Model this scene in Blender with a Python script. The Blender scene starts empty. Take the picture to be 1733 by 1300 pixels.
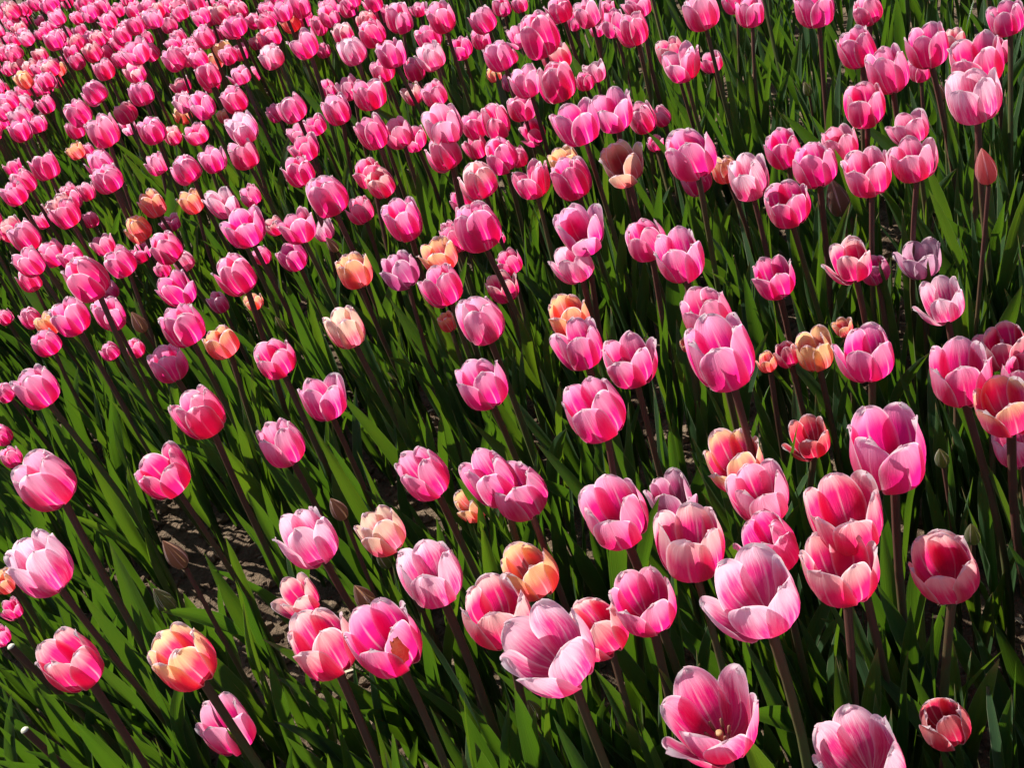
import bpy, math, random
import numpy as np
from mathutils import Vector, Matrix, Quaternion, noise
from math import pi, sin, cos, radians

# ------------------------------------------------------------------ camera, sky, sun
scene = bpy.context.scene
COL = scene.collection
PITCH, ROLL, CAM_Z = radians(32.0), radians(22.0), 1.12
cam_d = bpy.data.cameras.new('camera'); cam = bpy.data.objects.new('camera', cam_d); COL.objects.link(cam)
cam_d.sensor_width = 36.0; cam_d.lens = 36.0 * 1990.0 / 1733.0
cam_d.clip_start = 0.02; cam_d.clip_end = 500.0
R_, U_, F_ = Vector((1, 0, 0)), Vector((0, sin(PITCH), cos(PITCH))), Vector((0, cos(PITCH), -sin(PITCH)))
cr, cu = cos(ROLL) * R_ - sin(ROLL) * U_, sin(ROLL) * R_ + cos(ROLL) * U_
m = Matrix((cr, cu, -F_)).transposed().to_4x4(); m.translation = Vector((0, 0, CAM_Z)); cam.location = m.translation
cam.matrix_world = m
scene.camera = cam

SUN_EL, SUN_AZ = radians(45.0), radians(40.0)        # azimuth measured from straight ahead towards the left
to_sun = Vector((-sin(SUN_AZ) * cos(SUN_EL), cos(SUN_AZ) * cos(SUN_EL), sin(SUN_EL)))
world = bpy.data.worlds.new('World'); scene.world = world; world.use_nodes = True
nt = world.node_tree; nt.nodes.clear()
sky = nt.nodes.new('ShaderNodeTexSky'); sky.sky_type = 'NISHITA'; sky.sun_disc = False
sky.sun_elevation = SUN_EL; sky.sun_rotation = math.atan2(to_sun.x, to_sun.y)
bg = nt.nodes.new('ShaderNodeBackground'); bg.inputs['Strength'].default_value = 0.07
wo = nt.nodes.new('ShaderNodeOutputWorld')
nt.links.new(sky.outputs['Color'], bg.inputs['Color']); nt.links.new(bg.outputs['Background'], wo.inputs['Surface'])
sun_d = bpy.data.lights.new('sun', 'SUN'); sun_d.energy = 5.0; sun_d.angle = radians(0.53); sun_d.color = (1.0, 0.95, 0.87)
sun = bpy.data.objects.new('sun', sun_d); COL.objects.link(sun)
sun.rotation_euler = (-to_sun).to_track_quat('-Z', 'Y').to_euler()
vs = scene.view_settings
scene.display_settings.display_device = 'sRGB'
vs.view_transform = 'Standard'; vs.look = 'None'; vs.gamma = 1.0; vs.use_curve_mapping = False; vs.exposure = 0.7
scene.render.engine = 'CYCLES'
scene.cycles.use_denoising = True
scene.cycles.max_bounces = 10; scene.cycles.diffuse_bounces = 5; scene.cycles.transmission_bounces = 6

# ------------------------------------------------------------------ node helpers
def new_mat(name):
    mt = bpy.data.materials.new(name); mt.use_nodes = True; mt.node_tree.nodes.clear(); return mt
class NB:
    def __init__(s, mt): s.t = mt.node_tree
    def n(s, kind, **kw):
        nd = s.t.nodes.new(kind)
        for k, v in kw.items(): setattr(nd, k, v)
        return nd
    def put(s, sock, v):
        if isinstance(v, bpy.types.NodeSocket): s.t.links.new(v, sock)
        elif v is not None:
            if isinstance(v, (tuple, list)) and len(v) == 3 and sock.type == 'RGBA': v = (*v, 1.0)
            sock.default_value = v
    def math(s, op, a, b=None, c=None, clamp=False):
        nd = s.n('ShaderNodeMath', operation=op, use_clamp=clamp)
        s.put(nd.inputs[0], a)
        if b is not None: s.put(nd.inputs[1], b)
        if c is not None: s.put(nd.inputs[2], c)
        return nd.outputs[0]
    def smooth(s, v, a, b, lo=0.0, hi=1.0):
        nd = s.n('ShaderNodeMapRange', interpolation_type='SMOOTHSTEP')
        s.put(nd.inputs[0], v); s.put(nd.inputs[1], a); s.put(nd.inputs[2], b); s.put(nd.inputs[3], lo); s.put(nd.inputs[4], hi)
        return nd.outputs[0]
    def mix(s, f, a, b, mode='MIX'):
        nd = s.n('ShaderNodeMix', data_type='RGBA', blend_type=mode)
        s.put(nd.inputs[0], f); s.put(nd.inputs[6], a); s.put(nd.inputs[7], b)
        return nd.outputs[2]
    def noise(s, vec, scale, detail=3.0, rough=0.5):
        nd = s.n('ShaderNodeTexNoise'); s.put(nd.inputs['Vector'], vec); nd.inputs['Scale'].default_value = scale
        nd.inputs['Detail'].default_value = detail; nd.inputs['Roughness'].default_value = rough
        return nd.outputs[0]
    def comb(s, x, y, z):
        nd = s.n('ShaderNodeCombineXYZ')
        s.put(nd.inputs[0], x); s.put(nd.inputs[1], y); s.put(nd.inputs[2], z); return nd.outputs[0]
    def out(s, sh):
        o = s.n('ShaderNodeOutputMaterial'); s.t.links.new(sh, o.inputs['Surface'])
    def leafy(s, front, trans, fac, rough, normal, spec=0.5, sheen=0.0):
        p = s.n('ShaderNodeBsdfPrincipled'); s.put(p.inputs['Base Color'], front); s.put(p.inputs['Roughness'], rough)
        p.inputs['Specular IOR Level'].default_value = spec
        p.inputs['Sheen Weight'].default_value = sheen
        t = s.n('ShaderNodeBsdfTranslucent'); s.put(t.inputs['Color'], trans)
        if normal is not None: s.put(p.inputs['Normal'], normal); s.put(t.inputs['Normal'], normal)
        mx = s.n('ShaderNodeMixShader'); s.put(mx.inputs[0], fac)
        s.t.links.new(p.outputs[0], mx.inputs[1]); s.t.links.new(t.outputs[0], mx.inputs[2])
        s.out(mx.outputs[0])
    def bump(s, h, strength, dist):
        b = s.n('ShaderNodeBump'); b.inputs['Strength'].default_value = strength; b.inputs['Distance'].default_value = dist
        s.put(b.inputs['Height'], h); return b.outputs[0]

# petal: core colour in the middle, pale rim colour on the margins; object colour R = paleness, G = streaks, B = hue drift
def petal_material(name, core_f, rim_f, core_t, rim_t, base_c, streak=0.35, rim_start=0.25, rim_end=1.05):
    mt = new_mat(name); b = NB(mt)
    uv = b.n('ShaderNodeUVMap').outputs[0]
    sp = b.n('ShaderNodeSeparateXYZ'); b.put(sp.inputs[0], uv); u, v = sp.outputs[0], sp.outputs[1]
    oi = b.n('ShaderNodeObjectInfo'); oc = b.n('ShaderNodeSeparateColor'); b.put(oc.inputs[0], oi.outputs['Color'])
    pale, strk, hue = oc.outputs[0], oc.outputs[1], oc.outputs[2]
    rnd = b.math('MULTIPLY', oi.outputs['Random'], 37.0)
    c = b.math('ABSOLUTE', b.math('MULTIPLY_ADD', u, 2.0, -1.0))
    # streaks run along the petal and fan out to its rim
    st = b.noise(b.comb(b.math('ADD', b.math('MULTIPLY', u, 19.0), rnd), b.math('MULTIPLY', v, 2.6), rnd), 1.0, 5.0, 0.65)
    st2 = b.noise(b.comb(b.math('ADD', b.math('MULTIPLY', u, 9.0), rnd), b.math('MULTIPLY', v, 1.8), rnd), 1.0, 3.0, 0.6)
    veins = b.noise(b.comb(b.math('ADD', b.math('MULTIPLY', u, 70.0), rnd), b.math('MULTIPLY', v, 2.5), 3.0), 1.0, 2.0, 0.5)
    edge = b.math('MAXIMUM', b.math('MULTIPLY', b.math('POWER', c, 1.6), b.smooth(v, 0.10, 0.65, 0.35, 0.95)), b.smooth(v, 0.42, 1.0, 0.0, 1.0))
    e = b.math('ADD', edge, b.math('MULTIPLY', b.math('SUBTRACT', st2, 0.5), 0.42))
    e = b.math('ADD', e, b.math('MULTIPLY', b.math('SUBTRACT', st, 0.5), b.math('MULTIPLY', strk, 1.1)))
    e = b.math('ADD', e, b.math('MULTIPLY_ADD', pale, 0.7, -0.14))
    rim = b.smooth(e, rim_start, rim_end)
    # thin whitish line on the margin, part of it painted rim highlight; light midrib
    line = b.math('MAXIMUM', b.smooth(c, 0.86, 0.97, 0.0, 0.9), b.smooth(v, 0.93, 0.985, 0.0, 0.9))
    rib = b.math('MULTIPLY', b.smooth(c, 0.0, 0.07, 1.0, 0.0), b.smooth(v, 0.5, 0.95, 0.42, 0.0))
    sv = b.math('MULTIPLY', b.smooth(st, 0.42, 0.80), b.math('MULTIPLY', b.math('POWER', strk, 1.5), streak * 2.0))
    extra = b.math('MAXIMUM', b.math('MAXIMUM', line, rib), sv, clamp=True)
    foot = b.smooth(v, 0.015, 0.11, 1.0, 0.0)
    def col(core, rimc, white):
        k = b.mix(rim, core, rimc)
        k = b.mix(extra, k, white)
        k = b.mix(foot, k, base_c)
        k = b.mix(b.math('MULTIPLY', b.math('SUBTRACT', veins, 0.35), 0.22, clamp=True), k, (0.55, 0.45, 0.6), 'MULTIPLY')
        return k
    front = col(core_f, rim_f, (0.92, 0.84, 0.87)); tr = col(core_t, rim_t, (0.97, 0.74, 0.80))
    hs = b.n('ShaderNodeHueSaturation'); b.put(hs.inputs['Hue'], b.math('MULTIPLY_ADD', hue, 0.03, 0.485)); b.put(hs.inputs['Color'], front)
    ht = b.n('ShaderNodeHueSaturation'); b.put(ht.inputs['Hue'], b.math('MULTIPLY_ADD', hue, 0.03, 0.485)); b.put(ht.inputs['Color'], tr)
    h = b.math('ADD', b.math('MULTIPLY', veins, 0.5), st)
    b.leafy(hs.outputs[0], ht.outputs[0], 0.64, 0.38, b.bump(h, 0.5, 0.0014), 0.5, 0.25)
    return mt
PETAL = {
 'P': petal_material('petal_pink', (0.61, 0.030, 0.215), (0.88, 0.44, 0.63), (0.91, 0.016, 0.235), (0.96, 0.40, 0.59), (0.80, 0.66, 0.60), rim_start=0.30, rim_end=1.15),
 'Y': petal_material('petal_peach_rim', (0.62, 0.034, 0.20), (0.90, 0.66, 0.62), (0.92, 0.020, 0.21), (0.98, 0.62, 0.58), (0.82, 0.74, 0.55), rim_start=0.36, rim_end=1.12),
 'Z': petal_material('petal_yellow_rim', (0.66, 0.045, 0.17), (0.90, 0.68, 0.38), (0.95, 0.035, 0.17), (0.98, 0.66, 0.35), (0.82, 0.74, 0.50), rim_start=0.38, rim_end=1.10),
 'A': petal_material('petal_apricot', (0.72, 0.13, 0.15), (0.90, 0.64, 0.36), (0.96, 0.12, 0.14), (0.98, 0.60, 0.30), (0.82, 0.74, 0.42), rim_start=0.28, rim_end=1.0),
 'L': petal_material('petal_flamed', (0.63, 0.05, 0.25), (0.87, 0.60, 0.72), (0.92, 0.045, 0.28), (0.96, 0.58, 0.70), (0.85, 0.78, 0.70), streak=0.55, rim_start=0.18, rim_end=0.95),
 'M': petal_material('petal_pink_in_shade', (0.46, 0.10, 0.24), (0.66, 0.44, 0.56), (0.62, 0.08, 0.26), (0.74, 0.42, 0.58), (0.7, 0.6, 0.55)),  # pink blooms standing in shade; the shade is mixed into the petal colour
 'D': petal_material('petal_peach_in_shade', (0.52, 0.10, 0.13), (0.78, 0.52, 0.40), (0.74, 0.10, 0.12), (0.85, 0.50, 0.34), (0.7, 0.6, 0.35)),  # peach-rimmed petals darkened by colour to look shaded
 'K': petal_material('petal_pink_bud', (0.56, 0.18, 0.19), (0.60, 0.34, 0.28), (0.70, 0.16, 0.15), (0.7, 0.3, 0.22), (0.30, 0.30, 0.14)),
 'C': petal_material('petal_cream', (0.68, 0.10, 0.20), (0.84, 0.66, 0.52), (0.93, 0.12, 0.20), (0.95, 0.68, 0.50), (0.85, 0.78, 0.60), rim_start=0.12, rim_end=0.8),
 'R': petal_material('petal_red', (0.50, 0.035, 0.085), (0.74, 0.34, 0.32), (0.78, 0.025, 0.085), (0.85, 0.32, 0.28), (0.6, 0.45, 0.25)),
 'B': petal_material('petal_dusty', (0.25, 0.155, 0.12), (0.33, 0.22, 0.17), (0.32, 0.18, 0.09), (0.4, 0.24, 0.13), (0.25, 0.28, 0.10)),
 'G': petal_material('petal_green_bud', (0.16, 0.17, 0.07), (0.24, 0.20, 0.11), (0.20, 0.22, 0.05), (0.28, 0.24, 0.08), (0.12, 0.18, 0.05)),
}
def leaf_material():
    mt = new_mat('tulip_leaf'); b = NB(mt)
    uv = b.n('ShaderNodeUVMap').outputs[0]
    sp = b.n('ShaderNodeSeparateXYZ'); b.put(sp.inputs[0], uv); u, v = sp.outputs[0], sp.outputs[1]
    oi = b.n('ShaderNodeObjectInfo'); rnd = oi.outputs['Random']
    geo = b.n('ShaderNodeNewGeometry').outputs['Position']
    vein = b.noise(b.comb(b.math('MULTIPLY', u, 34.0), b.math('MULTIPLY', v, 2.0), b.math('MULTIPLY', rnd, 40.0)), 1.0, 2.0)
    blot = b.noise(geo, 9.0, 2.0)
    k = b.math('ADD', b.math('MULTIPLY', b.math('SUBTRACT', blot, 0.5), 0.9), b.math('MULTIPLY', rnd, 0.8), clamp=True)
    f = b.mix(k, (0.026, 0.062, 0.030), (0.042, 0.088, 0.026))
    f = b.mix(b.math('MULTIPLY', vein, 0.5), f, (0.07, 0.125, 0.05))
    t = b.mix(k, (0.10, 0.24, 0.010), (0.23, 0.36, 0.011))
    t = b.mix(b.smooth(vein, 0.35, 0.7, 0.0, 0.45), t, (0.09, 0.24, 0.01))
    c = b.math('ABSOLUTE', b.math('MULTIPLY_ADD', u, 2.0, -1.0))
    f = b.mix(b.smooth(c, 0.90, 1.0, 0.0, 0.45), f, (0.42, 0.48, 0.30))  # painted highlight line along both leaf edges
    tip = b.smooth(b.math('ADD', v, b.math('MULTIPLY', rnd, 0.06)), 0.96, 1.03, 0.0, 0.8)
    f = b.mix(tip, f, (0.30, 0.20, 0.10))
    b.leafy(f, t, 0.29, 0.30, b.bump(vein, 0.35, 0.002), 0.5)
    return mt
def stem_material():
    mt = new_mat('tulip_stem'); b = NB(mt)
    sp = b.n('ShaderNodeSeparateXYZ'); b.put(sp.inputs[0], b.n('ShaderNodeUVMap').outputs[0]); v = sp.outputs[1]
    rnd = b.n('ShaderNodeObjectInfo').outputs['Random']
    nz = b.noise(b.n('ShaderNodeNewGeometry').outputs['Position'], 60.0, 3.0)
    k = b.math('ADD', v, b.math('MULTIPLY', b.math('SUBTRACT', nz, 0.5), 0.35))
    k = b.math('ADD', k, b.math('MULTIPLY_ADD', rnd, 0.5, -0.25))
    c = b.mix(b.smooth(k, 0.25, 0.95), (0.085, 0.125, 0.035), (0.105, 0.045, 0.036))
    p = b.n('ShaderNodeBsdfPrincipled'); b.put(p.inputs['Base Color'], c); p.inputs['Roughness'].default_value = 0.42
    b.put(p.inputs['Normal'], b.bump(nz, 0.2, 0.001)); b.out(p.outputs[0]); return mt
def soil_material(name, dark, light, dry):
    mt = new_mat(name); b = NB(mt)
    pos = b.n('ShaderNodeNewGeometry').outputs['Position']
    n1 = b.noise(pos, 14.0, 5.0, 0.6); n2 = b.noise(pos, 140.0, 5.0, 0.65); n3 = b.noise(pos, 2.3, 2.0)
    c = b.mix(b.smooth(n1, 0.35, 0.65), dark, light)
    c = b.mix(b.smooth(n2, 0.5, 0.78, 0.0, 0.7), c, dry)
    c = b.mix(b.smooth(n3, 0.4, 0.7, 0.0, 0.35), c, (0.13, 0.085, 0.055))
    p = b.n('ShaderNodeBsdfPrincipled'); b.put(p.inputs['Base Color'], c); p.inputs['Roughness'].default_value = 0.95
    p.inputs['Specular IOR Level'].default_value = 0.15
    b.put(p.inputs['Normal'], b.bump(b.math('ADD', b.math('MULTIPLY', n2, 1.6), n1), 1.0, 0.008)); b.out(p.outputs[0]); return mt
def plain_material(name, c, rough=0.7):
    mt = new_mat(name); b = NB(mt)
    nz = b.noise(b.n('ShaderNodeNewGeometry').outputs['Position'], 180.0, 3.0)
    p = b.n('ShaderNodeBsdfPrincipled'); b.put(p.inputs['Base Color'], b.mix(nz, tuple(x * 0.7 for x in c), tuple(min(1, x * 1.25) for x in c)))
    p.inputs['Roughness'].default_value = rough; b.put(p.inputs['Normal'], b.bump(nz, 0.3, 0.001)); b.out(p.outputs[0]); return mt
M_LEAF, M_STEM = leaf_material(), stem_material()
M_SOIL = soil_material('soil', (0.11, 0.074, 0.048), (0.25, 0.180, 0.12), (0.40, 0.31, 0.21))
M_CLOD = soil_material('clod', (0.15, 0.10, 0.066), (0.30, 0.22, 0.15), (0.48, 0.38, 0.27))
M_STRAW = plain_material('dry_litter', (0.55, 0.46, 0.33))
M_PISTIL = plain_material('pistil', (0.42, 0.24, 0.10), 0.6)
M_STAMEN = plain_material('stamen', (0.20, 0.10, 0.06), 0.7)
M_CUT = plain_material('cut_stem_face', (0.60, 0.60, 0.45), 0.6)
def torn_material():
    mt = new_mat('withered_petal'); b = NB(mt)
    nz = b.noise(b.n('ShaderNodeNewGeometry').outputs['Position'], 260.0, 4.0, 0.65)
    f = b.mix(b.smooth(nz, 0.35, 0.65), (0.42, 0.16, 0.06), (0.66, 0.42, 0.20))
    b.leafy(f, b.mix(nz, (0.60, 0.16, 0.05), (0.75, 0.42, 0.15)), 0.5, 0.6, b.bump(nz, 0.8, 0.002), 0.3)
    return mt
M_TORN = torn_material()

# ------------------------------------------------------------------ mesh helpers
def grid_mesh(name, pts, uvs, mat):
    """pts (n, m, 3), uvs (n, m, 2): one smooth sheet."""
    n, mm = pts.shape[:2]
    me = bpy.data.meshes.new(name)
    idx = np.arange(n * mm).reshape(n, mm)
    q = np.stack([idx[:-1, :-1], idx[:-1, 1:], idx[1:, 1:], idx[1:, :-1]], -1).reshape(-1, 4)
    return raw_mesh(name, pts.reshape(-1, 3), q, uvs.reshape(-1, 2), [mat])
def raw_mesh(name, verts, quads, uv, mats, mat_index=None, smooth=True):
    me = bpy.data.meshes.new(name)
    k = quads.shape[1]
    me.vertices.add(len(verts)); me.vertices.foreach_set('co', np.asarray(verts, np.float32).ravel())
    me.loops.add(quads.size); me.loops.foreach_set('vertex_index', quads.astype(np.int32).ravel())
    me.polygons.add(len(quads)); me.polygons.foreach_set('loop_start', np.arange(0, quads.size, k, dtype=np.int32))
    for mt in mats: me.materials.append(mt)
    if mat_index is not None: me.polygons.foreach_set('material_index', np.asarray(mat_index, np.int32))
    me.polygons.foreach_set('use_smooth', np.full(len(quads), smooth))
    if uv is not None:
        l = me.uv_layers.new(name='UVMap'); l.data.foreach_set('uv', np.asarray(uv, np.float32)[quads.ravel()].ravel())
    me.update(calc_edges=True); me.validate(); return me
def link(name, me, parent=None, kind=None):
    o = bpy.data.objects.new(name, me); COL.objects.link(o)
    if parent is not None: o.parent = parent
    if kind: o['kind'] = kind
    return o

# ------------------------------------------------------------------ petal, leaf, stem prototypes (unit sizes)
def petal_points(rng, op, outer, nt_, nu, flare=0.0, aspect=1.12):
    """One petal of a cup of unit width, its foot at the origin, pointing to +X."""
    s = np.linspace(0, 1, nt_); t = 1 - (1 - s) ** 1.7
    u = np.linspace(-1, 1, nu)
    H = aspect * (1.03 if not outer else 1.0) * rng.uniform(0.95, 1.05)
    rtip = 0.27 + 0.36 * op + rng.uniform(-0.03, 0.03)
    b0, b1, b2, b3 = (0.035, 0.0), (0.60, -0.035), (0.615 - 0.06 * op, 0.55 * H), (rtip, H)
    B = lambda k: (1 - t) ** 3 * b0[k] + 3 * (1 - t) ** 2 * t * b1[k] + 3 * (1 - t) * t * t * b2[k] + t ** 3 * b3[k]
    r, z = B(0), B(1)
    r = r * (0.5 / 0.47) * (1.0 if outer else 0.93)
    tm = 0.58
    low = 0.20 + 0.80 * np.sin(np.clip(t / tm, 0, 1) * pi / 2) ** 0.85
    hi = np.clip(1 - np.clip((t - tm) / (1 - tm), 0, 1) ** 2.2, 0, 1) ** (1 / 2.0)
    L = rng.uniform(0.41, 0.47) * (1.0 if outer else 0.93) * np.where(t < tm, low, hi)
    L = L * (1 + 0.035 * np.sin(t * rng.uniform(9, 16) + rng.uniform(0, 6)) * t)
    blend = np.clip(t / 0.35, 0, 1)
    rc = (1 - blend) * np.maximum(r, 0.06) + blend * rng.uniform(0.38, 0.46)
    psi = u[None, :] * (L / rc)[:, None]
    psi = np.clip(psi, -1.45, 1.45)
    x = r[:, None] - rc[:, None] * (1 - np.cos(psi)); y = rc[:, None] * np.sin(psi); zz = np.repeat(z[:, None], nu, 1)
    tt = t[:, None]; uu = u[None, :]
    ph, ph2 = rng.uniform(0, 6.28), rng.uniform(0, 6.28)
    d = -0.020 * np.exp(-(uu / 0.11) ** 2) * (1 - tt ** 3) * (tt ** 0.5)                 # midrib groove
    rf = rng.uniform(0.6, 2.2)
    d = d + rf * (0.014 * np.sin(uu * 4.2 + ph) * tt ** 3 + 0.010 * np.sin(uu * 7.5 + ph2) * tt ** 5)
    d = d + rng.uniform(-0.01, 0.05) * np.abs(uu) ** 3 * tt ** 2                          # margins turn out or in
    d = d - 0.035 * rng.uniform(-0.3, 0.8) * tt ** 10                                       # tip leans in
    d = d + 0.016 * np.clip((np.abs(uu) - 0.72) / 0.28, 0, 1) ** 2 * np.clip(tt / 0.3, 0, 1) + 0.014 * np.clip((tt - 0.86) / 0.14, 0, 1) ** 2
    x = x + d
    zz = zz + rf * 0.014 * np.sin(uu * 5.3 + ph2) * tt ** 4 - 0.012 * np.exp(-(uu / 0.10) ** 2) * tt ** 6 * rng.uniform(-0.6, 1.2)
    cr1, cr2 = rng.uniform(-0.8, 0.8), rng.uniform(-0.8, 0.8)
    x = x - rng.uniform(0, 0.022) * np.exp(-((uu - cr1 * (1 - 0.4 * tt)) / 0.10) ** 2) * tt ** 1.5 - rng.uniform(0, 0.018) * np.exp(-((uu - cr2 * tt) / 0.07) ** 2) * tt ** 2
    zz = zz + 0.010 * np.sin(uu * 13 + ph) * tt ** 8
    y = y + 0.03 * rng.uniform(-1, 1) * tt ** 2 + 0.015 * np.sin(tt * 5 + ph) * tt
    pts = np.stack([x, y, zz], -1)
    a = radians(rng.uniform(-2.5, 3.5)) + flare                                           # hinge at the foot
    ca, sa = cos(a), sin(a)
    px = pts[..., 0] * ca + pts[..., 2] * sa; pz = -pts[..., 0] * sa + pts[..., 2] * ca
    pts = np.stack([px, pts[..., 1], pz], -1)
    uv = np.stack(np.broadcast_arrays(u[None, :] * 0.5 + 0.5, tt), -1)
    return pts, uv
def rot_z(p, a):
    c, s_ = cos(a), sin(a)
    return np.stack([p[..., 0] * c - p[..., 1] * s_, p[..., 0] * s_ + p[..., 1] * c, p[..., 2]], -1)
def flower_sheets(rng, op, nt_, nu, extra=0):
    """Six (or more) petals; the petal at angle 0 may stand off from the cup."""
    asp = rng.uniform(0.96, 1.10) - 0.06 * op
    fl = radians(rng.choice([0, 0, 4, 8, 12, 17])) * (0.5 + 0.6 * op)
    out = []
    for k in range(6 + extra):
        outer = k % 2 == 0
        ang = k * pi / 3 + rng.uniform(-0.10, 0.10) if k < 6 else rng.uniform(0, 2 * pi)
        f = fl if k == 0 else (radians(rng.uniform(-1, 4)) * op if outer else radians(rng.uniform(-4, 1)))
        if k >= 6: f = radians(rng.uniform(-9, -4))
        p, uv = petal_points(rng, op, outer and k < 6, nt_, nu, f, asp)
        out.append((rot_z(p, ang), uv))
    rs = [np.hypot(p[..., 0], p[..., 1]).max() for p, _ in out[:6]]
    k = 0.5 / (0.6 * np.mean(rs) + 0.4 * np.max(rs))
    return [(p * k, uv) for p, uv in out]
def bud_sheets(rng, nt_, nu):
    out = []
    for k in range(3):
        s = np.linspace(0, 1, nt_); t = 1 - (1 - s) ** 1.4; u = np.linspace(-1, 1, nu)
        r = 0.5 * (np.sin(np.clip(t, 0, 1) ** 0.72 * pi)) ** 0.85 + 0.05 * (1 - t); z = 2.15 * t
        A = 1.22 * (1 - 0.25 * t)
        psi = u[None, :] * A[:, None]
        rr = r[:, None] * (1.0 + 0.07 * np.cos(psi * 1.2) * (1 if k else 1.02))
        p = np.stack([rr * np.cos(psi), rr * np.sin(psi), np.repeat(z[:, None], nu, 1)], -1)
        uv = np.stack(np.broadcast_arrays(u[None, :] * 0.5 + 0.5, t[:, None] * 0.9), -1)
        out.append((rot_z(p, k * 2 * pi / 3 + rng.uniform(-.1, .1)), uv))
    return out
def leaf_points(rng, nt_=13, nu=5):
    """A leaf of unit length, rising from the origin, leaning to +X."""
    t = np.linspace(0, 1, nt_); u = np.linspace(-1, 1, nu)
    a0 = radians(rng.uniform(1, 10)); bend = radians(rng.choice([3, 5, 8, 11, 15, 22, 36])) * rng.uniform(0.6, 1.2); pw = rng.uniform(1.2, 2.4)
    al = a0 + bend * t ** pw
    dt = 1.0 / (nt_ - 1)
    cx = np.concatenate([[0], np.cumsum(np.sin((al[1:] + al[:-1]) / 2)) * dt]); cz = np.concatenate([[0], np.cumsum(np.cos((al[1:] + al[:-1]) / 2)) * dt])
    wv = np.clip(t, 0, 1) ** 0.55 * (1 - t ** 2.2) ** 0.9; wv = wv / wv.max(); wv = np.maximum(wv, 0.30 * (1 - t) ** 2); wv[-1] = 0.01
    hw = rng.uniform(0.029, 0.048) * wv
    fold = radians(rng.uniform(25, 62)) * (1 - 0.55 * t); tw = radians(rng.uniform(-110, 110)) * t ** 1.2; ph = rng.uniform(0, 6.28); wav = rng.uniform(0.004, 0.020)
    nx, nz = np.cos(al), -np.sin(al)                   # normal in the XZ plane (outward, away from the stem)
    pts = np.zeros((nt_, nu, 3))
    for j, uu in enumerate(u):
        side = uu * hw * np.cos(fold); inn = -np.abs(uu) * hw * np.sin(fold) + wav * np.sin(t * 11 + ph + (2.1 if uu > 0 else 0)) * abs(uu) * np.sin(pi * t)
        sy = side * np.cos(tw) - inn * np.sin(tw); sn = side * np.sin(tw) + inn * np.cos(tw)
        pts[:, j, 0] = cx + sn * nx; pts[:, j, 1] = sy; pts[:, j, 2] = cz + sn * nz
    uv = np.stack(np.broadcast_arrays(u[None, :] * 0.5 + 0.5, t[:, None]), -1)
    return pts, uv
def stem_points(rng, nt_=9, nu=9):
    t = np.linspace(0, 1, nt_); a = np.linspace(0, 2 * pi, nu)
    bow = rng.uniform(0.0, 0.045); bow2 = rng.uniform(-0.012, 0.012)
    rad = 0.0047 * (1 - 0.22 * t) ; rad[-1] *= 1.12
    cx = bow * np.sin(t * pi) + bow2 * np.sin(2 * pi * t)
    return t, a, cx, rad
def stem_mesh(rng, i):
    """Unit height; radii in metres are kept because only Z (and the bow) is scaled."""
    t, a, cx, rad = stem_points(rng)
    p = np.stack(np.broadcast_arrays(cx[:, None] * 0.4 + rad[:, None] * np.cos(a)[None, :], rad[:, None] * np.sin(a)[None, :], t[:, None]), -1)
    uv = np.stack(np.broadcast_arrays(a[None, :] / (2 * pi), t[:, None]), -1)
    return grid_mesh('stem_shape', p, uv, M_STEM)

rg = random.Random(20)
OPS = [0.12, 0.30, 0.45, 0.60, 0.78, 1.0]
FLOWERS = {}
for oi_, op in enumerate(OPS):
    FLOWERS[oi_] = []
    for k in range(9 if oi_ in (1, 2, 3) else 5):
        FLOWERS[oi_].append([grid_mesh('petal_shape', p, uv, PETAL['P']) for p, uv in flower_sheets(rg, op, 15, 13, extra=1 if rg.random() < 0.12 else 0)])
BUDS = [[grid_mesh('bud_petal_shape', p, uv, PETAL['B']) for p, uv in bud_sheets(rg, 12, 9)] for _ in range(3)]
LEAF_PTS = [leaf_points(rg) for _ in range(26)]
LEAVES = [grid_mesh('leaf_shape', p, uv, M_LEAF) for p, uv in LEAF_PTS]
STEMS = [stem_mesh(rg, i) for i in range(8)]
def lathe(prof, nu=10):
    a = np.linspace(0, 2 * pi, nu); r = np.array([q[0] for q in prof]); z = np.array([q[1] for q in prof])
    p = np.stack(np.broadcast_arrays(r[:, None] * np.cos(a), r[:, None] * np.sin(a), z[:, None]), -1)
    return p, np.stack(np.broadcast_arrays(a[None, :] / 6.283, np.linspace(0, 1, len(prof))[:, None]), -1)
PISTIL = grid_mesh('pistil_shape', *lathe([(0.0, 0), (0.055, 0.02), (0.07, 0.15), (0.055, 0.33), (0.05, 0.36), (0.095, 0.40), (0.07, 0.44), (0.0, 0.43)]), M_PISTIL)
STAMEN = grid_mesh('stamen_shape', *lathe([(0.0, 0), (0.012, 0.01), (0.010, 0.20), (0.024, 0.21), (0.026, 0.36), (0.0, 0.38)], 7), M_STAMEN)

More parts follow.
